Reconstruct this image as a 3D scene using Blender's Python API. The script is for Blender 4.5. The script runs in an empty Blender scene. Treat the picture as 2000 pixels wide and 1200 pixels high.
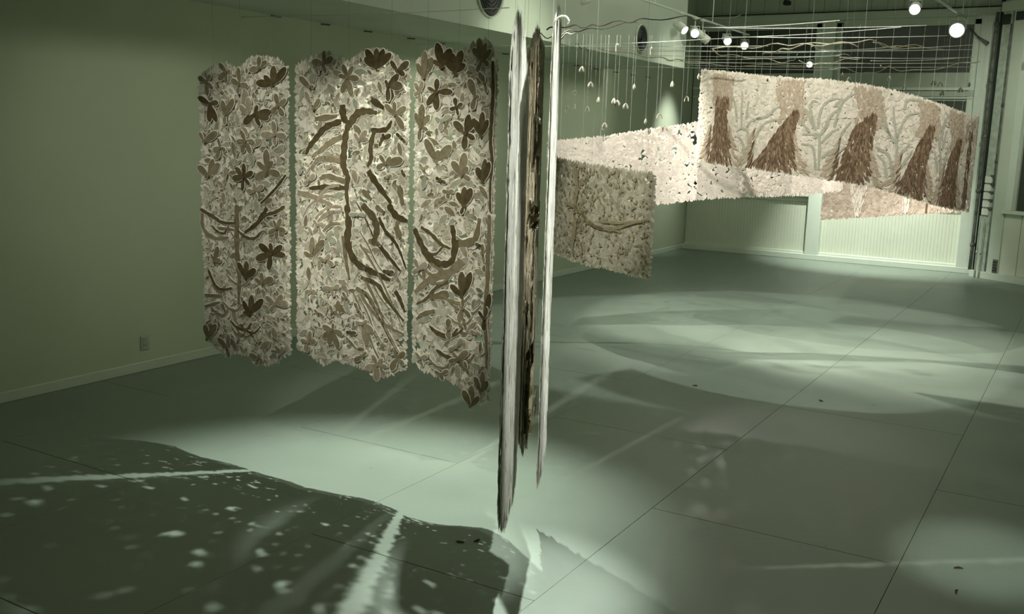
import bpy, bmesh, math, random
from mathutils import Vector, Matrix
from bisect import bisect_right
C = bpy.context.scene.collection
PI = math.pi
random.seed(7)

# ------------------------------------------------------------------ camera
H = 1.9
cam_d = bpy.data.cameras.new('camera'); cam = bpy.data.objects.new('camera', cam_d); C.objects.link(cam)
RR = [[0.85909, 0.51098, 0.02929], [-0.11306, 0.13365, 0.98456], [-0.49918, 0.84914, -0.17259]]
cam_d.sensor_fit = 'HORIZONTAL'; cam_d.sensor_width = 36.0; cam_d.lens = 36.0 * 1923.87 / 2000.0
cam_d.clip_start = 0.05; cam_d.clip_end = 60
m = Matrix((RR[0], RR[1], [-v for v in RR[2]])).transposed().to_4x4()
m.translation = Vector((0, 0, H)); cam.matrix_world = m
bpy.context.scene.camera = cam

# ------------------------------------------------------------------ world, lights, exposure
sc = bpy.context.scene
sc.view_settings.view_transform = 'Standard'; sc.view_settings.look = 'None'
sc.view_settings.gamma = 1.0; sc.view_settings.use_curve_mapping = False
sc.view_settings.exposure = 0.0
w = bpy.data.worlds.new('world'); sc.world = w; w.use_nodes = True
w.node_tree.nodes['Background'].inputs[0].default_value = (0.5, 0.6, 0.5, 1)
w.node_tree.nodes['Background'].inputs[1].default_value = 0.02
def spot(pos, target, half, power, blend=0.3, radius=0.03, col=(0.95, 1.0, 0.88)):  # serves the gallery's spot lamps and the added fill spots
    d = bpy.data.lights.new('spot_and_fill_light', 'SPOT'); o = bpy.data.objects.new('spot_and_fill_light', d); C.objects.link(o)
    d.energy = power; d.spot_size = math.radians(2 * half); d.spot_blend = blend; d.shadow_soft_size = radius; d.color = col
    o.location = pos
    o.rotation_euler = (Vector(target) - Vector(pos)).to_track_quat('-Z', 'Y').to_euler()
    return o
def area(pos, target, size, power, col=(0.85, 1.0, 0.8)):
    d = bpy.data.lights.new('ceiling_bounce_light', 'AREA'); o = bpy.data.objects.new('ceiling_bounce_light', d); C.objects.link(o)
    d.energy = power; d.size = size; d.color = col; o.location = pos
    o.rotation_euler = (Vector(target) - Vector(pos)).to_track_quat('-Z', 'Y').to_euler()
COOL = (0.94, 1.0, 0.91); WARM = (1.0, 0.96, 0.86)
# near group of hangings: lamps close behind them throw their shadow to the lower left of the picture
spot((-3.2, 4.5, 2.72), (-3.15, 3.7, 0), 36, 500, 0.8, 0.010, COOL)
spot((-3.1, 4.66, 2.85), (-3.0, 3.9, 0), 32, 50, 0.8, 0.015, COOL)
# lamp in front of them
spot((-3.6, 0.8, 4.2), (-3.95, 4.0, 1.55), 11, 360, 0.8, 0.04, WARM)
spot((-2.6, 0.8, 4.2), (-3.05, 4.0, 1.45), 11.5, 620, 0.8, 0.04, WARM)
# added fill spots without fixtures, grazing the narrow hangings to brighten them
spot((-0.5, 2.9, 4.3), (-1.74, 3.22, 1.75), 8.5, 1500, 0.9, 0.04, (0.97, 1.0, 0.95))
spot((-0.7, 2.0, 4.3), (-1.55, 2.93, 1.35), 8.5, 1900, 0.9, 0.04, (0.97, 1.0, 0.95))
spot((-4.4, 1.6, 4.2), (-2.1, 3.6, 1.75), 8.0, 900, 0.9, 0.04, WARM)
# pools round the far ribbon; some spots added to brighten its paper
spot((-2.6, 8.9, 4.4), (-2.95, 9.0, 0), 31.5, 290, 0.10, 0.04, COOL)
spot((-2.7, 10.8, 4.4), (-2.7, 10.5, 0), 27, 210, 0.15, 0.05, COOL)
spot((-1.9, 4.8, 4.4), (-2.0, 8.0, 2.1), 19, 900, 0.6, 0.03, WARM)
spot((0.9, 7.2, 4.3), (-1.1, 8.6, 1.9), 16, 300, 0.8, 0.03, WARM)  # added fill, brightens the right side of the banner
spot((-3.6, 5.4, 4.4), (-3.6, 8.2, 1.7), 13, 900, 0.7, 0.03, WARM)
spot((-4.9, 7.95, 3.5), (-2.8, 8.72, 1.65), 20, 1300, 0.7, 0.03, WARM)  # added fill, reaches the white ribbon clear of the banner's shadow
spot((-4.75, 12.1, 3.2), (-2.9, 8.9, 1.78), 9, 260, 0.8, 0.03, WARM)
spot((-3.3, 3.6, 4.4), (-3.3, 7.0, 1.35), 9, 900, 0.8, 0.03, WARM)  # added fill for the otherwise unlit grey hanging
# wall glow and lit back bay, then spots added to brighten the walls
spot((-5.2, 15.4, 3.3), (-6.25, 15.5, 1.75), 24, 200, 1.0, 0.1, COOL)
spot((-3.4, 15.1, 3.4), (-3.0, 16.6, 0.3), 34, 800, 0.9, 0.03, COOL)
spot((-3.3, 12.8, 3.25), (-6.25, 12.3, 2.3), 25, 90, 1.0, 0.2, (0.95, 1.0, 0.80))  # first of three added fills on the left wall, no fixtures
spot((-2.9, 8.2, 3.35), (-6.25, 8.8, 2.2), 25, 180, 1.0, 0.2, (0.95, 1.0, 0.80))
spot((-3.2, 5.2, 3.45), (-6.25, 5.0, 1.9), 27, 55, 1.0, 0.2, (0.95, 1.0, 0.76))
spot((-0.9, 12.2, 3.7), (-1.25, 16.2, 2.2), 24, 260, 1.0, 0.05, (0.96, 1.0, 0.86))  # added fill, lifts the angled wall and its column
# pool at the lower right
spot((-0.4, 1.6, 4.2), (-0.28, 4.9, 0), 5.2, 620, 0.95, 0.05, COOL)
# light scattered by the pale ceiling
area((-3.5, 3, 4.4), (-3.5, 3, 0), 6, 24, (0.92, 1.0, 0.70))
area((-3, 10.5, 4.4), (-3, 10.5, 0), 6, 90, (0.95, 1.0, 0.82))

# ------------------------------------------------------------------ data (metres; world x, y, z)
FLOWERS = {1:[('d',[(-4.353,2.021),(-4.434,2.054),(-4.282,2.029),(-4.356,1.923),(-4.296,1.924)]),('m',[(-4.095,2.126),(-4.103,2.214),(-4.023,2.119),(-4.117,2.079),(-4.162,2.148)]),('d',[(-3.981,1.963),(-3.959,2.014),(-3.885,1.95),(-3.941,1.909),(-4.064,1.917),(-3.87,1.982)]),('d',[(-3.857,2.126),(-3.911,2.169),(-3.846,2.219),(-3.768,2.211),(-3.962,2.134)]),('d',[(-4.071,1.622),(-4.069,1.697),(-4.166,1.614),(-4.025,1.587),(-4.088,1.549),(-3.997,1.655),(-4.138,1.672)]),('m',[(-3.9,1.667),(-3.815,1.649),(-3.982,1.622),(-3.965,1.709),(-3.864,1.72),(-3.903,1.778)]),('m',[(-4.05,1.821),(-4.091,1.876),(-3.984,1.816),(-4.083,1.76),(-4.011,1.759),(-4.129,1.815)]),('m',[(-3.824,2.012),(-3.838,2.076),(-3.77,2.048),(-3.786,1.962),(-3.87,1.975)]),('m',[(-4.274,1.777),(-4.294,1.829),(-4.334,1.763),(-4.226,1.767),(-4.303,1.719)]),('m',[(-4.377,1.619),(-4.448,1.667),(-4.287,1.689),(-4.405,1.606),(-4.336,1.71)]),('m',[(-4.404,1.811),(-4.298,1.863),(-4.43,1.86)]),('m',[(-3.945,2.213),(-3.939,2.27),(-4.006,2.199),(-3.895,2.248)]),('m',[(-4.22,1.963),(-4.245,2.037),(-4.232,1.91),(-4.144,2.045),(-4.197,2.015)]),('t',[(-4.032,1.966),(-4.093,2.009),(-4.02,2.054),(-4.083,1.965)]),('t',[(-3.847,1.86),(-3.855,1.932),(-3.932,1.857),(-3.772,1.854),(-3.847,1.809)]),('t',[(-3.989,1.551),(-4.041,1.548),(-3.927,1.584),(-3.988,1.596),(-3.969,1.514)]),('m',[(-4.203,2.193),(-4.265,2.237),(-4.171,2.2),(-4.21,2.134),(-4.278,2.156)]),('m',[(-4.376,2.141),(-4.43,2.164),(-4.342,2.179),(-4.323,2.104),(-4.368,2.066)]),('d',[(-3.879,1.214),(-3.958,1.259),(-3.883,1.272),(-3.805,1.263),(-3.785,1.214),(-3.896,1.126),(-3.981,1.178)]),('d',[(-4.07,1.061),(-4.134,1.14),(-4.057,1.155),(-3.987,1.117)]),('m',[(-3.946,1.042),(-3.994,1.065),(-3.945,1.102),(-3.871,1.077)]),('m',[(-3.84,1.357),(-3.86,1.399),(-3.808,1.41),(-3.893,1.326),(-3.778,1.347),(-3.846,1.299)]),('d',[(-4.042,0.858),(-4.095,0.925),(-4.018,0.966),(-3.942,0.95),(-4.097,0.86)]),('m',[(-4.41,0.671),(-4.426,0.745),(-4.384,0.759),(-4.344,0.755),(-4.423,0.652)]),('m',[(-4.249,0.634),(-4.329,0.673),(-4.23,0.711),(-4.228,0.578),(-4.295,0.636)]),('t',[(-3.981,0.613),(-4.047,0.62),(-3.97,0.639),(-3.949,0.601),(-3.993,0.57)]),('t',[(-3.857,0.936),(-3.804,0.989),(-3.763,0.946),(-3.89,0.892),(-3.92,0.969)]),('m',[(-4.349,1.128),(-4.371,1.168),(-4.291,1.142),(-4.312,1.213)]),('t',[(-3.819,0.66),(-3.861,0.695),(-3.808,0.702),(-3.841,0.624)])],2:[('d',[(-3.162,2.207),(-3.223,2.294),(-3.163,2.299),(-3.12,2.295),(-3.078,2.275),(-3.232,2.254)]),('d',[(-3.035,2.193),(-3.077,2.239),(-2.96,2.231),(-2.984,2.173),(-3.052,2.212)]),('d',[(-3.093,2.12),(-3.11,2.147),(-3.0,2.12),(-3.026,2.173),(-3.092,2.047)]),('m',[(-3.337,2.161),(-3.364,2.222),(-3.302,2.214),(-3.391,2.168),(-3.266,2.154),(-3.346,2.106),(-3.31,2.072),(-3.373,2.086)]),('m',[(-3.491,2.23),(-3.487,2.291),(-3.575,2.238),(-3.473,2.182),(-3.427,2.256)]),('t',[(-3.538,2.203),(-3.566,2.217),(-3.51,2.209),(-3.529,2.175)]),('m',[(-3.594,2.113),(-3.67,2.162),(-3.566,2.116),(-3.622,2.141)]),('m',[(-3.049,1.981),(-3.05,2.041),(-2.974,2.015),(-2.989,1.915),(-3.075,2.007),(-3.109,2.027)]),('d',[(-3.125,1.858),(-3.116,1.885),(-3.142,1.823),(-3.073,1.88)]),('d',[(-3.005,1.868),(-3.039,1.887),(-2.975,1.845)]),('m',[(-3.106,1.736),(-3.141,1.776),(-3.089,1.716),(-3.158,1.713),(-2.995,1.761),(-3.072,1.771)]),('m',[(-3.567,2.001),(-3.576,2.022),(-3.52,2.05)]),('t',[(-3.265,1.847),(-3.292,1.881),(-3.221,1.896),(-3.256,1.806),(-3.212,1.856)]),('t',[(-3.438,1.709),(-3.475,1.707),(-3.401,1.703)]),('d',[(-2.986,1.694),(-2.999,1.71),(-2.973,1.677)]),('p',[(-3.655,1.7),(-3.674,1.735),(-3.684,1.662),(-3.626,1.679)]),('t',[(-3.607,1.63),(-3.646,1.606),(-3.56,1.661)]),('m',[(-3.088,1.669),(-3.114,1.66),(-3.067,1.68),(-3.088,1.641)]),('m',[(-3.592,1.227),(-3.495,1.318),(-3.575,1.328),(-3.647,1.239)]),('m',[(-3.432,0.843),(-3.426,0.881),(-3.502,0.855),(-3.502,0.796),(-3.394,0.751),(-3.459,0.763),(-3.368,0.83)]),('d',[(-3.083,1.189),(-3.118,1.189),(-3.044,1.191)]),('d',[(-3.315,0.845),(-3.347,0.841),(-3.279,0.846)]),('t',[(-3.243,0.9),(-3.284,0.903),(-3.212,0.92),(-3.176,0.867),(-3.211,0.788)]),('m',[(-3.269,0.971),(-3.29,1.005),(-3.248,0.94)]),('m',[(-3.539,0.922),(-3.567,0.936),(-3.502,0.914)]),('t',[(-3.431,1.068),(-3.501,1.061),(-3.389,1.089),(-3.431,1.027)]),('t',[(-3.618,0.75),(-3.557,0.767),(-3.629,0.693),(-3.679,0.751),(-3.595,0.813)]),('t',[(-3.149,0.689),(-3.154,0.605),(-3.221,0.662),(-3.114,0.727),(-3.18,0.739),(-3.088,0.69)]),('m',[(-3.019,0.741),(-2.965,0.781),(-2.969,0.719),(-3.058,0.678),(-3.039,0.787)]),('p',[(-3.479,1.336),(-3.527,1.361),(-3.463,1.263),(-3.41,1.317),(-3.431,1.372)]),('t',[(-3.484,1.212),(-3.533,1.224),(-3.447,1.248),(-3.426,1.197)]),('m',[(-3.347,1.028),(-3.368,1.054),(-3.321,1.002)]),('m',[(-3.242,0.726),(-3.289,0.698),(-3.216,0.75)]),('p',[(-3.276,1.471),(-3.322,1.468),(-3.23,1.473)]),('t',[(-3.537,1.397),(-3.569,1.419),(-3.494,1.408),(-3.516,1.366)]),('m',[(-3.432,0.943),(-3.453,0.974),(-3.4,0.939),(-3.442,0.917)]),('t',[(-3.593,1.035),(-3.643,1.025),(-3.555,1.039)])],3:[('m',[(-2.853,2.157),(-2.895,2.222),(-2.846,2.276),(-2.805,2.247)]),('d',[(-2.755,2.207),(-2.78,2.314),(-2.8,2.236),(-2.714,2.288)]),('d',[(-2.692,2.181),(-2.736,2.235),(-2.656,2.28),(-2.639,2.22),(-2.712,2.27)]),('m',[(-2.538,2.24),(-2.595,2.29),(-2.517,2.312),(-2.476,2.281),(-2.571,2.187),(-2.491,2.215),(-2.562,2.334)]),('d',[(-2.779,2.091),(-2.776,2.149),(-2.825,2.109),(-2.828,2.029),(-2.78,2.008),(-2.704,2.092)]),('m',[(-2.867,1.922),(-2.86,2.029),(-2.815,1.978),(-2.823,1.912),(-2.877,1.862),(-2.905,1.988)]),('d',[(-2.628,1.898),(-2.609,1.985),(-2.691,1.951),(-2.575,1.874),(-2.633,1.825),(-2.574,1.967)]),('d',[(-2.533,1.89),(-2.575,1.96),(-2.525,1.997),(-2.483,1.962)]),('d',[(-2.68,2.02),(-2.69,2.063),(-2.647,2.038),(-2.713,2.009),(-2.67,1.984)]),('m',[(-2.645,1.7),(-2.696,1.761),(-2.63,1.803),(-2.609,1.739),(-2.596,1.681),(-2.677,1.736)]),('d',[(-2.513,1.674),(-2.56,1.737),(-2.499,1.779),(-2.463,1.766)]),('d',[(-2.628,1.554),(-2.666,1.614),(-2.626,1.642),(-2.586,1.637),(-2.643,1.515)]),('m',[(-2.773,1.761),(-2.834,1.863),(-2.707,1.837),(-2.765,1.814)]),('m',[(-2.576,2.071),(-2.613,2.149),(-2.552,2.07),(-2.594,2.014)]),('m',[(-2.518,2.135),(-2.536,2.17),(-2.507,2.092),(-2.558,2.18)]),('d',[(-2.753,1.672),(-2.776,1.683),(-2.727,1.659)]),('t',[(-2.879,2.091),(-2.912,2.131),(-2.857,2.138),(-2.874,2.04),(-2.916,2.076)]),('p',[(-2.75,1.953),(-2.786,1.967),(-2.71,1.98),(-2.758,1.909)]),('t',[(-2.845,1.721),(-2.873,1.743),(-2.818,1.737),(-2.836,1.699)]),('m',[(-2.715,1.615),(-2.742,1.621),(-2.688,1.624),(-2.714,1.586)]),('d',[(-2.629,1.108),(-2.692,1.16),(-2.632,1.228),(-2.58,1.229)]),('m',[(-2.49,0.649),(-2.537,0.714),(-2.478,0.752),(-2.434,0.709)]),('m',[(-2.561,0.561),(-2.61,0.634),(-2.558,0.664),(-2.503,0.618)]),('d',[(-2.477,1.018),(-2.52,1.046),(-2.454,1.074),(-2.486,0.959),(-2.438,1.141)]),('m',[(-2.623,1.051),(-2.624,1.096),(-2.642,0.982),(-2.577,1.01)]),('m',[(-2.611,0.977),(-2.616,1.001),(-2.602,0.945)]),('t',[(-2.867,1.226),(-2.913,1.201),(-2.817,1.26),(-2.899,1.274)]),('m',[(-2.646,0.791),(-2.695,0.775),(-2.588,0.837),(-2.611,0.809)]),('t',[(-2.657,0.853),(-2.697,0.835),(-2.624,0.896)]),('t',[(-2.849,0.775),(-2.88,0.797),(-2.808,0.79),(-2.838,0.733)]),('m',[(-2.701,0.941),(-2.7,0.991),(-2.698,0.894)]),('d',[(-2.534,1.371),(-2.554,1.373),(-2.515,1.364)]),('m',[(-2.503,1.333),(-2.506,1.377),(-2.492,1.29)]),('t',[(-2.541,0.936),(-2.576,0.94),(-2.503,0.937)]),('m',[(-2.734,0.705),(-2.765,0.718),(-2.699,0.728),(-2.724,0.677)]),('m',[(-2.59,0.744),(-2.606,0.784),(-2.575,0.721)])]}
BRANCHES = {1:[('d',0.0096,[(-3.775,1.651),(-3.856,1.565),(-3.949,1.486)]),('d',0.0176,[(-3.906,1.465),(-3.977,1.375),(-4.075,1.316)]),('m',0.024,[(-4.137,1.467),(-4.145,1.363),(-4.144,1.187),(-4.131,1.067),(-4.14,0.904)]),('d',0.0155,[(-4.443,1.423),(-4.341,1.382),(-4.274,1.358),(-4.151,1.363)]),('m',0.0141,[(-4.432,1.4),(-4.424,1.311),(-4.345,1.264),(-4.22,1.277)]),('m',0.0099,[(-4.309,1.323),(-4.174,1.325)]),('d',0.0141,[(-4.397,1.075),(-4.353,0.996),(-4.297,0.969),(-4.194,0.988)]),('m',0.0113,[(-4.425,0.922),(-4.286,0.929)]),('m',0.0099,[(-4.428,0.855),(-4.31,0.893)]),('m',0.0127,[(-4.293,0.887),(-4.261,0.832)]),('d',0.0127,[(-3.787,1.48),(-3.849,1.446),(-3.912,1.426),(-3.977,1.383)])],2:[('d',0.026,[(-3.328,1.942),(-3.351,1.866),(-3.362,1.782),(-3.364,1.712),(-3.337,1.657),(-3.346,1.586),(-3.336,1.509)]),('d',0.0273,[(-3.369,2.024),(-3.364,1.962),(-3.328,1.928)]),('d',0.0273,[(-3.328,1.921),(-3.283,1.977),(-3.23,1.995),(-3.161,1.986)]),('d',0.0232,[(-3.196,2.053),(-3.118,2.01)]),('d',0.0232,[(-3.378,1.941),(-3.474,1.911),(-3.54,1.861),(-3.606,1.802),(-3.63,1.765)]),('m',0.0171,[(-3.373,1.865),(-3.456,1.828),(-3.512,1.791),(-3.587,1.753)]),('m',0.0171,[(-3.382,1.739),(-3.465,1.747),(-3.54,1.74),(-3.588,1.688)]),('m',0.0164,[(-3.355,1.635),(-3.465,1.658),(-3.527,1.641)]),('d',0.0191,[(-3.355,1.603),(-3.484,1.6),(-3.608,1.586)]),('d',0.0171,[(-3.195,1.9),(-3.108,1.906),(-3.07,1.95)]),('d',0.0185,[(-3.177,1.897),(-3.199,1.815),(-3.194,1.76),(-3.216,1.718)]),('d',0.0239,[(-3.211,1.697),(-3.158,1.631),(-3.07,1.539)]),('m',0.0164,[(-3.558,1.948),(-3.4,1.968)]),('m',0.0171,[(-3.246,1.595),(-3.193,1.553)]),('m',0.0219,[(-3.019,1.631),(-2.992,1.537)]),('t',0.0171,[(-3.695,1.56),(-3.579,1.545),(-3.438,1.51)]),('d',0.0164,[(-3.028,1.961),(-2.985,1.909)]),('d',0.0232,[(-3.093,2.12),(-3.075,2.074),(-3.109,2.02)]),('d',0.0292,[(-3.342,1.515),(-3.332,1.412),(-3.337,1.315),(-3.285,1.222),(-3.193,1.182),(-3.073,1.146)]),('d',0.0277,[(-3.246,1.521),(-3.175,1.454),(-3.159,1.384),(-3.184,1.319)]),('m',0.0154,[(-3.165,1.518),(-3.116,1.49)]),('d',0.0262,[(-3.087,1.531),(-3.037,1.479),(-2.96,1.457)]),('m',0.0246,[(-3.037,1.425),(-3.007,1.365)]),('d',0.0146,[(-3.145,1.464),(-3.105,1.396),(-3.046,1.346),(-3.006,1.294),(-2.966,1.219)]),('d',0.0154,[(-3.134,1.315),(-3.074,1.257),(-3.005,1.2)]),('d',0.0169,[(-3.254,1.144),(-3.152,1.114),(-3.092,1.04),(-2.982,0.948)]),('m',0.0154,[(-3.285,1.084),(-3.213,1.051),(-3.162,0.983),(-3.121,0.963)]),('m',0.0115,[(-3.254,1.054),(-3.192,0.98),(-3.1,0.909),(-2.981,0.876)]),('d',0.0192,[(-3.038,1.093),(-3.003,1.049),(-2.973,0.997)]),('m',0.0138,[(-3.368,1.353),(-3.347,1.216),(-3.326,1.128)]),('m',0.0092,[(-3.347,0.812),(-3.284,0.762)])],3:[('d',0.0185,[(-2.466,2.232),(-2.458,2.093),(-2.463,1.98),(-2.468,1.866),(-2.452,1.774),(-2.461,1.665),(-2.457,1.535)]),('m',0.02,[(-2.463,1.52),(-2.46,1.401),(-2.467,1.32),(-2.463,1.199),(-2.477,1.035),(-2.458,0.872),(-2.455,0.773)]),('d',0.0267,[(-2.906,1.424),(-2.859,1.353),(-2.807,1.29),(-2.746,1.262),(-2.687,1.284),(-2.66,1.385)]),('d',0.0133,[(-2.86,1.436),(-2.799,1.407),(-2.748,1.362),(-2.698,1.341)]),('d',0.0183,[(-2.691,1.456),(-2.68,1.384),(-2.688,1.301)]),('m',0.0217,[(-2.66,1.369),(-2.564,1.393),(-2.533,1.499)]),('m',0.0233,[(-2.638,1.289),(-2.696,1.226),(-2.795,1.183),(-2.896,1.105)]),('d',0.0117,[(-2.704,1.175),(-2.764,1.144),(-2.823,1.079),(-2.885,1.046)]),('m',0.0217,[(-2.703,1.117),(-2.803,1.089)]),('m',0.0125,[(-2.772,1.025),(-2.842,1.0),(-2.883,0.969)])]}
OUTLINE = {1:([(-4.443,2.17),(-4.38,2.22),(-4.258,2.263),(-4.168,2.229),(-4.102,2.228),(-4.005,2.276),(-3.929,2.286),(-3.836,2.269),(-3.753,2.207)],[(-4.437,0.678),(-4.371,0.61),(-4.288,0.566),(-4.183,0.599),(-4.081,0.605),(-3.981,0.556),(-3.902,0.568),(-3.804,0.629),(-3.765,0.664)]),2:([(-3.717,2.233),(-3.638,2.258),(-3.481,2.305),(-3.413,2.273),(-3.328,2.247),(-3.262,2.296),(-3.165,2.312),(-3.069,2.288),(-2.968,2.213)],[(-3.716,0.685),(-3.652,0.68),(-3.504,0.626),(-3.432,0.668),(-3.325,0.664),(-3.238,0.64),(-3.152,0.606),(-3.034,0.649),(-2.953,0.71)]),3:([(-2.928,2.249),(-2.867,2.256),(-2.778,2.321),(-2.719,2.292),(-2.66,2.281),(-2.603,2.327),(-2.533,2.344),(-2.49,2.306),(-2.452,2.255)],[(-2.914,0.742),(-2.855,0.697),(-2.76,0.685),(-2.65,0.649),(-2.587,0.593),(-2.541,0.556),(-2.481,0.584),(-2.447,0.629),(-2.43,0.658)])}
SHEETS = {'white_band':[(-4.17,7.635,1.852,1.546),(-4.02,7.884,1.876,1.426),(-3.86,8.13,1.91,1.334),(-3.672,8.272,1.952,1.292),(-3.481,8.408,1.996,1.308),(-3.158,8.641,2.062,1.362),(-2.793,8.766,2.018,1.406),(-2.336,8.795,1.874,1.44),(-2.056,8.762,1.686,1.484),(-1.888,8.698,1.574,1.522)],'grey':[(-3.945,7.303,1.732,0.962),(-3.894,7.273,1.722,0.938),(-3.616,7.08,1.7,0.912),(-3.417,6.956,1.686,0.9),(-3.208,6.89,1.672,0.902),(-2.949,6.787,1.654,0.882),(-2.792,6.745,1.654,0.876)],'s4':[(-1.516,2.531,2.138,0.752),(-1.562,2.62,2.206,0.634),(-1.653,2.798,2.278,0.55),(-1.767,3.021,2.27,0.478),(-1.858,3.2,2.182,0.462),(-1.994,3.468,2.108,0.448)],'s5':[(-2.395,4.102,2.146,0.654),(-2.302,3.982,2.206,0.592),(-2.186,3.819,2.28,0.502),(-2.043,3.612,2.33,0.524),(-1.983,3.532,2.27,0.616),(-2.113,3.802,2.256,0.642)],'s6':[(-1.604,2.941,2.216,0.686),(-1.672,3.075,2.272,0.622),(-1.782,3.299,2.344,0.574),(-1.868,3.481,2.374,0.56)],'helix':[(-2.951,8.013,2.472,1.723),(-2.859,7.952,2.463,1.72),(-2.762,7.898,2.453,1.714),(-2.66,7.853,2.444,1.708),(-2.555,7.818,2.433,1.701),(-2.448,7.791,2.418,1.693),(-2.338,7.774,2.404,1.684),(-2.228,7.767,2.396,1.673),(-2.117,7.769,2.39,1.662),(-2.007,7.781,2.385,1.65),(-1.898,7.802,2.379,1.639),(-1.792,7.833,2.37,1.628),(-1.688,7.873,2.358,1.617),(-1.589,7.922,2.345,1.6),(-1.494,7.98,2.326,1.581),(-1.405,8.045,2.307,1.555),(-1.321,8.118,2.284,1.529),(-1.245,8.198,2.263,1.503),(-1.175,8.284,2.241,1.478),(-1.113,8.376,2.221,1.456),(-1.06,8.473,2.2,1.435),(-1.015,8.575,2.181,1.418),(-0.98,8.679,2.164,1.406),(-0.953,8.787,2.149,1.395),(-0.936,8.896,2.152,1.385),(-0.929,9.007,2.155,1.377),(-0.931,9.118,2.158,1.369),(-0.943,9.228,2.162,1.363),(-0.955,9.293,2.163,1.359)],'helixback':[(-0.955,9.293,2.163,1.366),(-1.002,9.464,2.163,1.353),(-1.074,9.626,2.163,1.337),(-1.167,9.777,2.163,1.318),(-1.28,9.913,2.158,1.298),(-1.411,10.033,2.137,1.277),(-1.557,10.133,2.114,1.254),(-1.716,10.211,2.091,1.231),(-1.884,10.267,2.067,1.207),(-2.058,10.299,2.043,1.183),(-2.235,10.306,2.019,1.159),(-2.412,10.288,1.997,1.137)]}
TWIGS = [(0.01,[[-4.258,7.696,2.8],[-3.963,7.53,2.8],[-3.802,7.496,2.8],[-3.678,7.529,2.8],[-3.356,7.322,2.8],[-3.135,7.21,2.8],[-2.825,7.266,2.8],[-2.726,7.328,2.8],[-2.371,7.172,2.8]]),(0.009,[[-4.535,8.065,2.8],[-4.527,8.254,2.8],[-4.258,7.998,2.8],[-4.025,7.841,2.8],[-3.708,7.638,2.8],[-3.301,7.446,2.8]]),(0.013,[[-4.524,8.399,2.8],[-4.298,8.123,2.8],[-4.174,8.064,2.8]]),(0.012,[[-4.482,9.195,2.78],[-4.471,10.059,2.78],[-4.298,10.358,2.78],[-4.287,10.785,2.78],[-4.243,11.325,2.78],[-3.759,11.547,2.78],[-3.144,11.705,2.78],[-2.298,11.439,2.78]]),(0.009,[[-3.35,9.36,2.76],[-3.424,9.691,2.76],[-3.359,10.133,2.76],[-3.203,10.69,2.76],[-3.029,10.855,2.76],[-2.813,10.353,2.76],[-2.695,9.943,2.76]]),(0.01,[[-3.346,9.317,2.78],[-2.971,9.394,2.78],[-2.641,9.256,2.78],[-2.397,9.208,2.78],[-2.139,9.264,2.78],[-1.834,9.048,2.78],[-1.754,9.545,2.78],[-1.518,9.695,2.78]]),(0.009,[[-2.478,9.618,2.8],[-2.511,10.049,2.8],[-2.485,10.467,2.8],[-2.353,10.676,2.8]]),(0.014,[[-3.176,10.409,2.79],[-2.861,9.863,2.79],[-2.634,9.578,2.79],[-2.239,9.304,2.79],[-2.029,9.498,2.79]]),(0.009,[[-2.923,10.871,2.76],[-2.799,11.248,2.76],[-2.509,10.932,2.76],[-2.204,10.454,2.76]]),(0.012,[[-2.107,11.01,2.72],[-2.098,11.533,2.72],[-1.928,11.787,2.72],[-1.428,11.096,2.72],[-1.124,10.609,2.72]]),(0.008,[[-2.736,11.465,2.72],[-2.536,11.566,2.72],[-2.433,12.159,2.72],[-2.033,11.164,2.72]]),(0.011,[[-1.851,9.259,2.8],[-1.794,9.762,2.8],[-1.553,9.915,2.8],[-1.409,10.319,2.8]]),(0.009,[[-4.565,8.849,2.8],[-4.77,9.366,2.8],[-4.782,9.544,2.8]])]
LINES = [[[-4.25,6.21,2.79],[-3.763,6.24,2.79]],[[-4.614,8.89,2.79],[-2.531,8.543,2.79]],[[-4.537,8.961,2.79],[-2.835,9.43,2.79]],[[-4.585,9.289,2.79],[-2.335,10.137,2.79]],[[-4.314,9.7,2.79],[-1.146,10.145,2.79]],[[-2.897,7.798,2.79],[-1.771,7.61,2.79]],[[-2.897,7.798,2.79],[-1.247,8.095,2.79]],[[-2.982,8.613,2.79],[-1.437,8.15,2.79]],[[-2.953,8.529,2.79],[-1.202,8.867,2.79]],[[-4.409,10.193,2.79],[-2.452,10.661,2.79]],[[-4.25,10.847,2.79],[-2.438,10.6,2.79]],[[-4.328,11.212,2.79],[-1.284,11.714,2.79]],[[-4.468,11.931,2.79],[-2.89,12.627,2.79]],[[-2.483,9.937,2.79],[-1.74,9.711,2.79]],[[-3.055,10.18,2.79],[-1.099,9.697,2.79]],[[-2.479,10.786,2.79],[-1.211,10.996,2.79]],[[-2.27,11.291,2.79],[-1.333,11.039,2.79]],[[-4.503,11.671,2.79],[-1.37,12.295,2.79]],[[-4.482,10.96,2.79],[-2.338,11.641,2.79]]]
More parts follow.
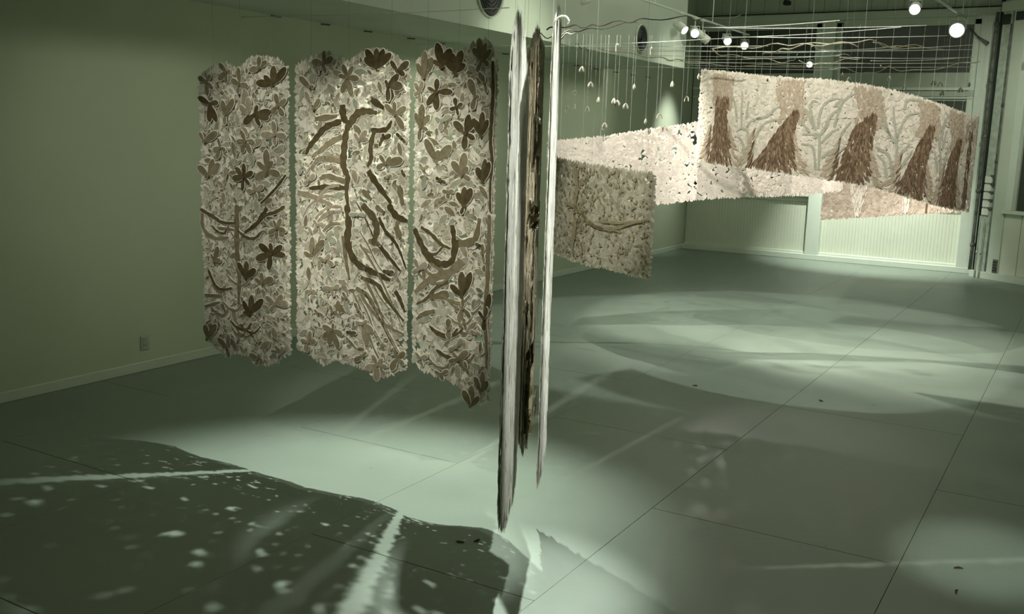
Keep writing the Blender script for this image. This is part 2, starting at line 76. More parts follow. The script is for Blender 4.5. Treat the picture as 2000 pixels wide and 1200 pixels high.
PODS = [([-4.07,8.027,2.486],0),([-3.996,8.064,2.354],0),([-4.119,8.002,2.28],1),([-3.929,8.097,2.223],0),([-3.806,8.156,2.217],0),([-3.776,8.169,2.2],0),([-3.709,8.2,2.175],0),([-3.647,8.228,2.346],2),([-3.342,8.356,2.376],0),([-3.219,8.404,2.251],3),([-3.131,8.438,2.446],2),([-3.542,8.274,2.046],2),([-3.871,8.125,2.0],0),([-4.118,8.002,2.154],3),([-4.016,8.054,2.139],3),([-4.179,7.971,2.134],4),([-3.432,8.32,2.094],3),([-3.801,8.158,2.686],4),([-3.526,8.281,2.662],4),([-3.893,8.114,1.945],4),([-2.469,10.924,2.617],2),([-2.4,10.94,2.571],0),([-2.01,11.018,2.58],3),([-1.86,11.044,2.493],3),([-1.589,11.087,2.547],0),([-1.525,11.096,2.527],3),([-1.498,11.099,2.445],0),([-1.256,11.129,2.534],2),([-1.33,11.121,2.478],0)]
TREES = [[(1.004,0.187,0.374),(0.722,0.225,0.364),(0.54,0.219,0.347),(0.331,0.207,0.361),(0.199,0.196,0.381),(0.0,0.169,0.371)],[(0.793,0.799,0.954),(0.654,0.908,0.953),(0.547,0.85,0.931),(0.411,0.773,0.92),(0.276,0.722,0.927),(0.134,0.649,0.916),(-0.062,0.556,0.916)],[(0.95,1.363,1.519),(0.711,1.476,1.521),(0.533,1.345,1.511),(0.39,1.322,1.503),(0.245,1.289,1.484),(0.103,1.266,1.476),(-0.024,1.253,1.484)],[(0.961,1.904,2.014),(0.752,1.975,2.026),(0.548,1.881,2.003),(0.399,1.839,1.978),(0.247,1.785,1.968),(0.014,1.74,1.971)],[(0.842,2.214,2.378),(0.717,2.329,2.402),(0.502,2.231,2.376),(0.29,2.197,2.378),(0.068,2.183,2.36)],[(0.84,2.528,2.618),(0.044,2.519,2.625)]]
FRONDS = [[(0.544,0.052),(0.522,0.215),(0.49,0.3),(0.433,0.324)],[(0.57,0.056),(0.557,0.35),(0.526,0.409),(0.483,0.415),(0.448,0.371)],[(0.605,0.165),(0.625,0.361),(0.679,0.486),(0.755,0.548),(0.813,0.543)],[(0.535,0.436),(0.574,0.506),(0.654,0.559)],[(0.614,0.539),(0.704,0.58),(0.749,0.649),(0.804,0.705)],[(0.492,0.442),(0.481,0.62),(0.48,0.8)],[(0.53,0.525),(0.539,0.719)],[(0.446,0.486),(0.424,0.637),(0.393,0.736)],[(1.102,0.08),(1.077,0.283),(1.043,0.327),(0.98,0.33)],[(1.124,0.083),(1.11,0.41),(1.064,0.44),(0.983,0.429)],[(1.079,0.479),(1.045,0.621),(1.026,0.717),(1.045,0.779),(1.081,0.771)],[(1.096,0.505),(1.104,0.677),(1.152,0.793),(1.231,0.828)],[(1.14,0.512),(1.178,0.639),(1.239,0.733)],[(1.035,0.461),(0.996,0.517),(0.939,0.584)],[(1.06,0.501),(1.006,0.666),(0.96,0.697)],[(1.131,0.365),(1.188,0.471),(1.25,0.529)],[(1.139,0.208),(1.189,0.277),(1.259,0.361)],[(1.075,0.405),(1.125,0.461),(1.173,0.566)],[(1.176,0.19),(1.263,0.289)],[(1.688,0.092),(1.649,0.339),(1.577,0.386),(1.531,0.412)],[(1.71,0.113),(1.698,0.49),(1.662,0.684),(1.641,0.841)],[(1.694,0.543),(1.761,0.783),(1.884,0.861)],[(1.686,0.487),(1.61,0.601),(1.537,0.675)],[(1.718,0.361),(1.804,0.525)],[(1.747,0.262),(1.834,0.466)],[(1.64,0.118),(1.608,0.272),(1.546,0.335)],[(1.638,0.527),(1.58,0.701),(1.544,0.746)],[(1.733,0.842),(1.762,0.947),(1.903,0.975)],[(1.211,0.537),(1.258,0.793),(1.365,0.923)],[(1.244,0.321),(1.275,0.492),(1.331,0.613)],[(1.228,0.235),(1.304,0.358)],[(1.256,0.834),(1.199,0.743)],[(2.159,0.131),(2.125,0.478),(2.071,0.71)],[(2.104,0.337),(2.055,0.529)],[(2.168,0.406),(2.219,0.609),(2.27,0.703)],[(2.135,0.562),(2.169,0.762)],[(2.096,0.608),(2.141,0.865),(2.24,0.973)]]

# ------------------------------------------------------------------ helpers
def mesh_obj(name, verts, faces, mats, parent=None, mi=None, smooth=False):
    me = bpy.data.meshes.new(name); me.from_pydata(verts, [], faces); me.update()
    for mt in (mats if isinstance(mats, (list, tuple)) else [mats]): me.materials.append(mt)
    if mi: me.polygons.foreach_set('material_index', mi)
    if smooth: me.polygons.foreach_set('use_smooth', [True] * len(me.polygons))
    o = bpy.data.objects.new(name, me); C.objects.link(o)
    if parent: o.parent = parent
    return o
def bmobj(name, bm, mats, parent=None, smooth=False):
    me = bpy.data.meshes.new(name); bm.to_mesh(me); bm.free()
    for mt in (mats if isinstance(mats, (list, tuple)) else [mats]): me.materials.append(mt)
    if smooth: me.polygons.foreach_set('use_smooth', [True] * len(me.polygons))
    o = bpy.data.objects.new(name, me); C.objects.link(o)
    if parent: o.parent = parent
    return o
def tag(o, label=None, cat=None, group=None, kind=None):
    if label: o['label'] = label
    if cat: o['category'] = cat
    if group: o['group'] = group
    if kind: o['kind'] = kind
    return o
def thing(name, label, cat, loc=(0, 0, 0), group=None):
    o = bpy.data.objects.new(name, None); C.objects.link(o); o.location = loc; o.empty_display_size = 0.1
    return tag(o, label, cat, group)
def box_bm(bm, lo, hi, M=None, bev=0.0):
    r = bmesh.ops.create_cube(bm, size=1)
    vs = r['verts']
    T = Matrix.Translation(((lo[0]+hi[0])/2, (lo[1]+hi[1])/2, (lo[2]+hi[2])/2)) @ Matrix.Diagonal((hi[0]-lo[0], hi[1]-lo[1], hi[2]-lo[2], 1))
    if M: T = M @ T
    bmesh.ops.transform(bm, matrix=T, verts=vs)
    if bev:
        es = list({e for v in vs for e in v.link_edges})
        bmesh.ops.bevel(bm, geom=es, offset=bev, segments=1, affect='EDGES')
def box(name, lo, hi, mat, parent=None, bev=0.0, M=None):
    bm = bmesh.new(); box_bm(bm, lo, hi, M, bev); return bmobj(name, bm, mat, parent)
def struct(o): o['kind'] = 'structure'; return o
def tube(V, F, pts, rads, n=6, cap=True):
    pts = [Vector(p) for p in pts]
    if not isinstance(rads, (list, tuple)): rads = [rads] * len(pts)
    b0 = len(V); up = Vector((0.03, 0.02, 1)).normalized()
    for i, p in enumerate(pts):
        t = (pts[min(i+1, len(pts)-1)] - pts[max(i-1, 0)]).normalized()
        a = t.cross(up)
        if a.length < 0.05: a = t.cross(Vector((1, 0, 0)))
        a.normalize(); b = t.cross(a)
        for k in range(n):
            an = 2*PI*k/n; V.append(p + (a*math.cos(an) + b*math.sin(an))*rads[i])
    for i in range(len(pts)-1):
        for k in range(n):
            F.append((b0+i*n+k, b0+i*n+(k+1) % n, b0+(i+1)*n+(k+1) % n, b0+(i+1)*n+k))
    if cap:
        F.append(tuple(b0+k for k in reversed(range(n)))); F.append(tuple(b0+(len(pts)-1)*n+k for k in range(n)))
def lathe(V, F, prof, M, n=20, cap=(True, True)):
    b0 = len(V)
    for r, z in prof:
        for k in range(n):
            a = 2*PI*k/n; V.append(M @ Vector((r*math.cos(a), r*math.sin(a), z)))
    for i in range(len(prof)-1):
        for k in range(n):
            F.append((b0+i*n+k, b0+i*n+(k+1) % n, b0+(i+1)*n+(k+1) % n, b0+(i+1)*n+k))
    if cap[0]: F.append(tuple(b0+k for k in reversed(range(n))))
    if cap[1]: F.append(tuple(b0+(len(prof)-1)*n+k for k in range(n)))
def smooth_poly(pts, k=6):
    out = []; n = len(pts)
    P = [tuple(p) for p in pts]; dim = len(P[0])
    for i in range(n-1):
        p0 = P[max(i-1, 0)]; p1 = P[i]; p2 = P[i+1]; p3 = P[min(i+2, n-1)]
        for j in range(k):
            t = j/k
            out.append(tuple(0.5*((2*p1[d]) + (-p0[d]+p2[d])*t + (2*p0[d]-5*p1[d]+4*p2[d]-p3[d])*t*t + (-p0[d]+3*p1[d]-3*p2[d]+p3[d])*t**3) for d in range(dim)))
    out.append(P[-1]); return out

# ------------------------------------------------------------------ materials
def mat(name):
    m = bpy.data.materials.new(name); m.use_nodes = True; nt = m.node_tree
    return m, nt, nt.nodes['Principled BSDF']
def plain(name, col, rough=0.6, metal=0.0, var=0.12, scale=6.0, bump=0.0, bscale=60.0):
    m, nt, b = mat(name); N = nt.nodes; L = nt.links
    tc = N.new('ShaderNodeTexCoord'); no = N.new('ShaderNodeTexNoise'); no.inputs['Scale'].default_value = scale; no.inputs['Detail'].default_value = 5
    L.new(tc.outputs['Object'], no.inputs['Vector'])
    r = N.new('ShaderNodeValToRGB'); r.color_ramp.elements[0].position = 0.3; r.color_ramp.elements[1].position = 0.7
    r.color_ramp.elements[0].color = (*[c*(1-var) for c in col], 1); r.color_ramp.elements[1].color = (*[min(1, c*(1+var)) for c in col], 1)
    L.new(no.outputs['Fac'], r.inputs['Fac']); L.new(r.outputs['Color'], b.inputs['Base Color'])
    b.inputs['Roughness'].default_value = rough; b.inputs['Metallic'].default_value = metal
    if bump:
        n2 = N.new('ShaderNodeTexNoise'); n2.inputs['Scale'].default_value = bscale; n2.inputs['Detail'].default_value = 4
        L.new(tc.outputs['Object'], n2.inputs['Vector'])
        bp = N.new('ShaderNodeBump'); bp.inputs['Strength'].default_value = bump; bp.inputs['Distance'].default_value = 0.01
        L.new(n2.outputs['Fac'], bp.inputs['Height']); L.new(bp.outputs['Normal'], b.inputs['Normal'])
    return m
def paper(name, stops, trans=0.3, fine=0.12, scale=70.0):
    """handmade paper; tone picked per leaf (Random Per Island), fibre mottling, lets some light through"""
    m = bpy.data.materials.new(name); m.use_nodes = True; nt = m.node_tree; N = nt.nodes; L = nt.links
    N.remove(N['Principled BSDF']); out = N['Material Output']
    geo = N.new('ShaderNodeNewGeometry'); r = N.new('ShaderNodeValToRGB'); cr = r.color_ramp
    while len(cr.elements) < len(stops): cr.elements.new(0.5)
    for e, (p, c) in zip(cr.elements, stops): e.position = p; e.color = (*c, 1)
    L.new(geo.outputs['Random Per Island'], r.inputs['Fac'])
    tc = N.new('ShaderNodeTexCoord'); no = N.new('ShaderNodeTexNoise'); no.inputs['Scale'].default_value = scale; no.inputs['Detail'].default_value = 6
    L.new(tc.outputs['Object'], no.inputs['Vector'])
    mr = N.new('ShaderNodeMapRange'); mr.inputs['From Min'].default_value = 0.3; mr.inputs['From Max'].default_value = 0.7
    mr.inputs['To Min'].default_value = 1-fine; mr.inputs['To Max'].default_value = 1+fine
    L.new(no.outputs['Fac'], mr.inputs['Value'])
    mx = N.new('ShaderNodeVectorMath'); mx.operation = 'SCALE'; L.new(r.outputs['Color'], mx.inputs[0]); L.new(mr.outputs['Result'], mx.inputs['Scale'])
    d = N.new('ShaderNodeBsdfDiffuse'); t = N.new('ShaderNodeBsdfTranslucent'); ms = N.new('ShaderNodeMixShader')
    L.new(mx.outputs[0], d.inputs['Color']); L.new(mx.outputs[0], t.inputs['Color'])
    ms.inputs['Fac'].default_value = trans; L.new(d.outputs[0], ms.inputs[1]); L.new(t.outputs[0], ms.inputs[2]); L.new(ms.outputs[0], out.inputs['Surface'])
    return m
M_wall = plain('wall_paint', (0.52, 0.57, 0.43), 0.7, var=0.03, scale=1.5, bump=0.05, bscale=120)
M_soffit = plain('soffit_paint', (0.50, 0.55, 0.46), 0.7, var=0.04, scale=2)
M_trim = plain('trim_paint', (0.60, 0.66, 0.56), 0.45, var=0.03, scale=4)
M_back = plain('back_wall_paint', (0.53, 0.58, 0.48), 0.6, var=0.04, scale=3)
M_bead = plain('beadboard_paint', (0.64, 0.67, 0.55), 0.5, var=0.03, scale=3)
M_ceil = plain('ceiling_paint', (0.45, 0.52, 0.42), 0.8, var=0.04)
M_dark = plain('black_rubber', (0.02, 0.022, 0.02), 0.6)
M_gap = plain('dark_gap', (0.03, 0.04, 0.03), 0.9)
M_metalw = plain('white_enamel', (0.72, 0.74, 0.66), 0.4, var=0.05)
M_rust = plain('worn_pipe_paint', (0.10, 0.11, 0.085), 0.6, var=0.5, scale=14, bump=0.3)
M_pipe = plain('pale_pipe_paint', (0.40, 0.45, 0.37), 0.6, var=0.2, scale=14, bump=0.2)
M_grille = plain('black_grille', (0.012, 0.014, 0.014), 0.5)
M_vent = plain('dark_vent_metal', (0.035, 0.04, 0.035), 0.45)
M_shade = plain('grey_blind', (0.42, 0.46, 0.38), 0.8, var=0.05)
M_nail = plain('dark_iron', (0.05, 0.05, 0.04), 0.5, metal=0.4)
M_outlet = plain('outlet_plate', (0.42, 0.49, 0.36), 0.4)
M_twig_d = plain('dark_twig_bark', (0.045, 0.038, 0.025), 0.8, var=0.4, scale=30, bump=0.4)
M_twig_l = plain('pale_twig_bark', (0.42, 0.36, 0.26), 0.7, var=0.3, scale=30, bump=0.4)
def floor_mat():
    m, nt, b = mat('grey_green_floor_paint'); N = nt.nodes; L = nt.links
    tc = N.new('ShaderNodeTexCoord'); mp = N.new('ShaderNodeMapping'); mp.inputs['Scale'].default_value = (1.0, 1.0, 1.0)
    L.new(tc.outputs['Object'], mp.inputs['Vector'])
    a = N.new('ShaderNodeTexNoise'); a.inputs['Scale'].default_value = 1.3; a.inputs['Detail'].default_value = 8; a.inputs['Roughness'].default_value = 0.6
    L.new(mp.outputs[0], a.inputs['Vector'])
    r = N.new('ShaderNodeValToRGB'); r.color_ramp.elements[0].position = 0.25; r.color_ramp.elements[1].position = 0.8
    r.color_ramp.elements[0].color = (0.195, 0.240, 0.197, 1); r.color_ramp.elements[1].color = (0.243, 0.290, 0.242, 1)
    L.new(a.outputs['Fac'], r.inputs['Fac'])
    s = N.new('ShaderNodeTexNoise'); s.inputs['Scale'].default_value = 9; s.inputs['Detail'].default_value = 3; L.new(mp.outputs[0], s.inputs['Vector'])
    sr = N.new('ShaderNodeValToRGB'); sr.color_ramp.elements[0].position = 0.74; sr.color_ramp.elements[1].position = 0.78
    sr.color_ramp.elements[0].color = (1, 1, 1, 1); sr.color_ramp.elements[1].color = (0.35, 0.35, 0.35, 1)
    L.new(s.outputs['Fac'], sr.inputs['Fac'])
    mx = N.new('ShaderNodeMixRGB'); mx.blend_type = 'MULTIPLY'; mx.inputs[0].default_value = 0.8
    L.new(r.outputs[0], mx.inputs[1]); L.new(sr.outputs[0], mx.inputs[2]); L.new(mx.outputs[0], b.inputs['Base Color'])
    rr = N.new('ShaderNodeMapRange'); rr.inputs['To Min'].default_value = 0.32; rr.inputs['To Max'].default_value = 0.5
    L.new(a.outputs['Fac'], rr.inputs['Value']); L.new(rr.outputs[0], b.inputs['Roughness'])
    b.inputs['Specular IOR Level'].default_value = 0.35
    bp = N.new('ShaderNodeBump'); bp.inputs['Strength'].default_value = 0.12; bp.inputs['Distance'].default_value = 0.01
    n2 = N.new('ShaderNodeTexNoise'); n2.inputs['Scale'].default_value = 25; n2.inputs['Detail'].default_value = 5; L.new(mp.outputs[0], n2.inputs['Vector'])
    L.new(n2.outputs['Fac'], bp.inputs['Height']); L.new(bp.outputs[0], b.inputs['Normal'])
    return m
M_floor = floor_mat()
m, nt, b = mat('night_window_glass'); b.inputs['Base Color'].default_value = (0.05, 0.058, 0.042, 1); b.inputs['Roughness'].default_value = 0.2
tcn = nt.nodes.new('ShaderNodeTexNoise'); tcn.inputs['Scale'].default_value = 3; mrn = nt.nodes.new('ShaderNodeMapRange'); mrn.inputs['To Min'].default_value = 0.2; mrn.inputs['To Max'].default_value = 0.35
nt.links.new(tcn.outputs['Fac'], mrn.inputs['Value']); nt.links.new(mrn.outputs[0], b.inputs['Roughness']); M_glass = m
def emit(name, col, s):
    m, nt, b = mat(name); b.inputs['Emission Color'].default_value = (*col, 1); b.inputs['Emission Strength'].default_value = s
    b.inputs['Base Color'].default_value = (0.8, 0.8, 0.8, 1); return m
M_lamp = emit('lit_lamp_face', (0.93, 0.97, 1.0), 14)
m, nt, b = mat('nylon_line'); b.inputs['Base Color'].default_value = (0.6, 0.62, 0.57, 1); b.inputs['Roughness'].default_value = 0.25; b.inputs['Specular IOR Level'].default_value = 0.9; M_line = m
m, nt, b = mat('nylon_thread'); b.inputs['Base Color'].default_value = (0.5, 0.53, 0.47, 1); b.inputs['Roughness'].default_value = 0.4; b.inputs['Alpha'].default_value = 0.22; M_thread = m

W1 = (0.76, 0.73, 0.62); W2 = (0.64, 0.62, 0.51); G1 = (0.48, 0.48, 0.37)
M_pale = paper('pale_lace_paper', [(0.0, W1), (0.35, W2), (0.7, G1), (0.94, (0.42, 0.40, 0.30))], 0.06)
M_strip = paper('tan_streaked_paper', [(0.0, (0.66, 0.62, 0.50)), (0.5, (0.46, 0.42, 0.31)), (1.0, (0.28, 0.24, 0.15))], 0.2)
M_rim = paper('white_deckle_paper', [(0.0, (0.88, 0.86, 0.75)), (1.0, (0.78, 0.76, 0.65))], 0.12)
M_tint = paper('tinted_leaf_paper', [(0.0, (0.48, 0.46, 0.36)), (0.4, (0.38, 0.36, 0.27)), (0.75, (0.28, 0.255, 0.17)), (0.95, (0.20, 0.17, 0.10))], 0.25)
M_white = paper('white_ribbon_paper', [(0.0, (0.94, 0.87, 0.81)), (0.5, (0.88, 0.81, 0.74)), (1.0, (0.80, 0.75, 0.68))], 0.3)
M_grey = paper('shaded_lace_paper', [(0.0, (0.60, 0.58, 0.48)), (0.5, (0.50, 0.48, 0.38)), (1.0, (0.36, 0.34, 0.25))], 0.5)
M_banner = paper('banner_paper', [(0.0, (0.74, 0.69, 0.60)), (0.6, (0.66, 0.62, 0.53)), (1.0, (0.55, 0.52, 0.42))], 0.3)
M_pink = paper('rose_tinted_paper', [(0.0, (0.76, 0.65, 0.56)), (0.6, (0.66, 0.55, 0.46)), (1.0, (0.52, 0.42, 0.33))], 0.3)
M_brown = paper('brown_stroke_paper', [(0.0, (0.27, 0.20, 0.13)), (0.5, (0.155, 0.105, 0.065)), (1.0, (0.085, 0.058, 0.038))], 0.15)
M_tan = paper('tan_stroke_paper', [(0.0, (0.50, 0.43, 0.33)), (1.0, (0.38, 0.31, 0.22))], 0.25)
M_frond = paper('grey_green_frond_paper', [(0.0, (0.42, 0.43, 0.35)), (1.0, (0.36, 0.37, 0.29))], 0.25)
M_fibre = paper('white_fibre_paper', [(0.0, (0.92, 0.92, 0.85)), (0.7, (0.84, 0.84, 0.77)), (1.0, (0.66, 0.66, 0.57))], 0.4)
M_D = paper('dark_olive_petal_paper', [(0.0, (0.125, 0.105, 0.055)), (1.0, (0.085, 0.068, 0.033))], 0.12, 0.25, 40)
M_M = paper('olive_petal_paper', [(0.0, (0.27, 0.24, 0.15)), (1.0, (0.21, 0.185, 0.11))], 0.2, 0.2, 40)
M_T = paper('tan_petal_paper', [(0.0, (0.40, 0.355, 0.26)), (1.0, (0.33, 0.295, 0.20))], 0.25, 0.2, 40)
M_P = paper('pale_green_petal_paper', [(0.0, (0.42, 0.44, 0.33)), (1.0, (0.38, 0.39, 0.29))], 0.25, 0.15, 40)
M_T2 = paper('dried_pod_paper', [(0.0, (0.42, 0.42, 0.34)), (1.0, (0.34, 0.34, 0.27))], 0.3)
TONE = {'d': M_D, 'm': M_M, 't': M_T, 'p': M_P}

# ------------------------------------------------------------------ sheets of cut paper
class Sheet:
    """vertical sheet standing on a plan curve; columns (x, y, z_top, z_bottom)"""
    def __init__(s, cols, front=-1):
        s.c = cols; s.S = [0.0]; s.front = front
        for a, b in zip(cols, cols[1:]): s.S.append(s.S[-1] + math.hypot(b[0]-a[0], b[1]-a[1]))
        s.L = s.S[-1]
    def _i(s, u):
        i = min(max(bisect_right(s.S, u) - 1, 0), len(s.S)-2); return i, (u - s.S[i]) / (s.S[i+1]-s.S[i])
    def top(s, u): i, t = s._i(min(max(u, 0), s.L)); return s.c[i][2]*(1-t) + s.c[i+1][2]*t
    def bot(s, u): i, t = s._i(min(max(u, 0), s.L)); return s.c[i][3]*(1-t) + s.c[i+1][3]*t
    def nrm(s, u):
        i, t = s._i(u); a, b = s.c[i], s.c[i+1]; l = s.S[i+1]-s.S[i]
        return ((b[1]-a[1])/l*s.front*-1, (b[0]-a[0])/l*s.front)
    def pt(s, u, z, off=0.0):
        i, t = s._i(u); a, b = s.c[i], s.c[i+1]; n = s.nrm(u)
        return (a[0]+(b[0]-a[0])*t + n[0]*off, a[1]+(b[1]-a[1])*t + n[1]*off, z)
def leaf_outline(cx, cz, ang, L, Wd, kind=0):
    if kind == 0: prof = ((0, 0), (0.28, 0.8), (0.6, 1.0), (0.86, 0.6), (1, 0))       # obovate leaf
    elif kind == 1: prof = ((0, 0), (0.25, 0.75), (0.5, 1.0), (0.75, 0.75), (1, 0))   # elliptical
    else: prof = ((0, 0), (0.2, 0.9), (0.45, 0.9), (0.75, 0.5), (1, 0))               # lance
    up = [(t, w) for t, w in prof]; dn = [(t, -w) for t, w in prof[1:-1]][::-1]
    ca, sa = math.cos(ang), math.sin(ang); out = []
    for t, w in up + dn:
        x = (t-0.5)*L; y = w*Wd/2; out.append((cx + x*ca - y*sa, cz + x*sa + y*ca))
    return out
class Cut:
    def __init__(s, sheet): s.sh = sheet; s.V = []; s.F = []; s.MI = []
    def poly(s, pts, off, mi=0):
        b = len(s.V); s.V += [s.sh.pt(u, z, off + random.uniform(-.0006, .0006)) for u, z in pts]; s.F.append(tuple(range(b, len(s.V)))); s.MI.append(mi)
    def strip(s, pts, wids, off, mi=0):
        b = len(s.V); n = len(pts)
        for i, (u, z) in enumerate(pts):
            a = pts[max(i-1, 0)]; c = pts[min(i+1, n-1)]; dx, dz = c[0]-a[0], c[1]-a[1]; l = math.hypot(dx, dz) or 1
            nx, nz = -dz/l, dx/l; w = wids[i]/2
            s.V.append(s.sh.pt(u+nx*w, z+nz*w, off)); s.V.append(s.sh.pt(u-nx*w, z-nz*w, off))
        for i in range(n-1):
            s.F.append((b+2*i, b+2*i+1, b+2*i+3, b+2*i+2)); s.MI.append(mi)
    def obj(s, name, mats, parent=None): return mesh_obj(name, s.V, s.F, mats, parent, s.MI)
def scatter(sh, n, size, asp, off, jitter=0.004, marg=0.015, angf=None, dens=None, kinds=(0, 1, 2), mi=0, cut=None):
    c = cut or Cut(sh); k = 0; tries = 0
    while k < n and tries < n*6:
        tries += 1
        u = random.uniform(marg, sh.L-marg); t, b = sh.top(u), sh.bot(u)
        z = random.uniform(b+marg, t-marg)
        if dens and random.random() > dens(u, (z-b)/(t-b)): continue
        L = random.uniform(*size); a = angf(u, z) if angf else random.uniform(0, PI)
        c.poly(leaf_outline(u, z, a, L, L*random.uniform(*asp), random.choice(kinds)), off + random.uniform(0, jitter), mi); k += 1
    return c
def edge_leaves(cut, sh, size, step, off, sides=True):
    """jagged deckle leaves that overhang the edges"""
    u = 0
    while u < sh.L:
        for z, a0 in ((sh.top(u), PI/2), (sh.bot(u), -PI/2)):
            L = random.uniform(*size); cut.poly(leaf_outline(u, z - 0.2*L*math.sin(a0), a0+random.gauss(0, .5), L, L*random.uniform(.3, .55), random.choice((0, 1, 2))), off+random.uniform(0, .003))
        u += step*random.uniform(.6, 1.4)
    if sides:
        for u0, a0 in ((0.004, PI), (sh.L-0.004, 0)):
            z = sh.bot(u0)
            while z < sh.top(u0):
                L = random.uniform(*size); cut.poly(leaf_outline(u0, z, a0+random.gauss(0, .6), L*.9, L*random.uniform(.3, .5), 0), off+random.uniform(0, .003))
                z += step*random.uniform(.6, 1.4)
def threads(sh, parent, us, ztop, r=0.0012):
    for u in us:
        V, F = [], []; tube(V, F, [sh.pt(u, sh.top(u)-0.03, 0.004), sh.pt(u, ztop, 0.004)], r, 4); mesh_obj('thread', V, F, M_thread, parent)

# ------------------------------------------------------------------ the room
XL, YB, ZC, XR, YF = -6.25, 16.6, 4.5, 2.6, -3.0
fl = struct(box('floor', (XL, YF, -0.06), (XR, YB, -0.012), M_gap))
xs = [XL, -5.48, -4.26, -3.04, -1.82, -0.60, 0.62, 1.84, XR]
for ci in range(len(xs)-1):
    y0 = (4.6 if ci % 2 == 0 else 3.35) - 2.44*4; ys = [YF]; y = y0
    while y < YB:
        if y > YF+.05: ys.append(y)
        y += 2.44
    ys.append(YB)
    for a, b_ in zip(ys, ys[1:]):
        gx, gy = 0.0009, 0.0022
        box('floor_panel', (xs[ci]+gx, a+gy, -0.012), (xs[ci+1]-gx, b_-gy, 0.0), M_floor, fl, bev=0.0012)
struct(box('wall_left', (XL-0.1, YF, 0), (XL, YB+.1, ZC), M_wall))
struct(box('baseboard_left', (XL, YF, 0), (XL+0.018, YB-.05, 0.075), M_trim, bev=0.004))
sof = struct(box('ceiling_soffit', (XL, YF, 2.85), (-5.02, 12.95, ZC), M_soffit)); sof.name = 'trim_1'
tag(sof, 'boxed soffit along the top of the left wall')
struct(box('ceiling', (XL-.1, YF, ZC), (XR+.1, YB+.1, ZC+.1), M_ceil))
struct(box('wall_right', (XR, YF, 0), (XR+.1, YB, ZC), M_wall))
struct(box('wall_front', (XL-.1, YF-.1, 0), (XR+.1, YF, ZC), M_wall))
# back wall : header, sills, beadboard bays, posts, windows
bw = bpy.data.objects.new('wall_back', None); C.objects.link(bw); struct(bw)
box('wall_body', (XL, YB, 0), (-1.45, YB+.1, ZC), M_back, bw)
box('header_board', (XL, YB-.10, 3.84), (-1.5, YB, 3.955), M_back, bw, bev=.004)
box('header_gap', (XL, YB-.112, 3.955), (-1.5, YB, 3.972), M_gap, bw)
x = XL+.2
while x < -1.5:
    box('header_plank', (x, YB-.02, 3.975), (x+.236, YB, ZC), M_back, bw, bev=.003); x += .242
POSTS = [(-4.10, -3.88), (-1.78, -1.50)]
for a, b_ in POSTS: box('post', (a, YB-.125, 0.09), (b_, YB, 3.84), M_trim, bw, bev=.006)
BAYS = [(XL+0.02, -4.10), (-3.88, -1.78)]
for i, (a, b_) in enumerate(BAYS):
    bb = box('beadboard_back', (a, YB-.012, .1), (b_, YB, 1.06), M_bead, bw)
    x = a; n = 0; V, F = [], []
    wd = .05
    while x < b_-.01:
        x2 = min(x+wd, b_)
        bm = bmesh.new(); box_bm(bm, (x+.0006, YB-.019, .1), (x2-.0006, YB-.012, 1.03), None, .0018); bmobj('bead_plank', bm, M_bead, bw); x = x2
    box('window_sill', (a, YB-.11, 1.03), (b_, YB, 1.085), M_trim, bw, bev=.006)
    box('sill_apron', (a, YB-.05, .95), (b_, YB-.02, 1.03), M_trim, bw, bev=.004)
    box('bottom_ledge', (a, YB-.07, .085), (b_, YB, .125), M_trim, bw, bev=.006)
    wn = bpy.data.objects.new('window_%d' % (i+1), None); C.objects.link(wn); struct(wn)
    box('pane', (a, YB-.018, 1.085), (b_, YB-.008, 2.60), M_glass, wn)
    box('pane', (a, YB-.018, 3.02), (b_, YB-.008, 3.80), M_glass, wn)
    box('blind_panel', (a, YB-.045, 2.80), (b_, YB-.008, 3.02), M_shade, wn, bev=.004)
    box('rail', (a, YB-.07, 2.755), (b_, YB-.008, 2.80), M_trim, wn, bev=.005)
    box('rail', (a, YB-.055, 2.66), (b_, YB-.008, 2.745), M_shade, wn, bev=.004)
    box('rail', (a, YB-.065, 2.63), (b_, YB-.008, 2.655), M_trim, wn, bev=.004)
    box('stile', (a, YB-.05, 1.085), (a+.10, YB-.008, 3.80), M_shade, wn, bev=.004)
    box('stile', (b_-.10, YB-.05, 1.085), (b_, YB-.008, 3.80), M_trim, wn, bev=.004)
    box('mullion', ((a+b_)/2-.03, YB-.05, 1.085), ((a+b_)/2+.03, YB-.008, 2.63), M_shade, wn, bev=.004)
    box('top_rail', (a, YB-.05, 3.72), (b_, YB-.008, 3.84), M_back, wn, bev=.004)
struct(box('baseboard_back', (XL, YB-.14, 0), (-1.48, YB, .09), M_trim, bev=.006))
# angled wall on the right
P0 = Vector((-1.5, 16.19, 0)); dd = Vector((0.825, -0.565, 0)).normalized(); nn = Vector((-dd.y, dd.x, 0))
MA = Matrix(((dd.x, nn.x, 0, P0.x), (dd.y, nn.y, 0, P0.y), (0, 0, 1, 0), (0, 0, 0, 1)))   # local x along wall, y into the wall
aw = bpy.data.objects.new('wall_angled', None); C.objects.link(aw); struct(aw); aw.name = 'wall_angled'
LA = 4.9
def abox(name, lo, hi, mt, par=aw, bev=.003): return box(name, lo, hi, mt, par, bev, MA)
abox('wall_body', (0, .06, 0), (LA, .16, ZC), M_back)
abox('corner_return', (-.02, .0, 0), (.0, .42, ZC), M_gap)
abox('column_board', (.035, .0, .1), (.19, .06, 3.84), M_pipe)
abox('column_board', (.225, .0, .1), (.42, .06, 3.84), M_back)
abox('header_board', (.0, -.01, 3.84), (LA, .06, 3.98), M_back)
abox('header_gap', (.03, -.02, 3.66), (.17, .0, 3.80), M_gap)
abox('header_gap', (.26, -.02, 3.70), (LA, .0, 3.82), M_gap)
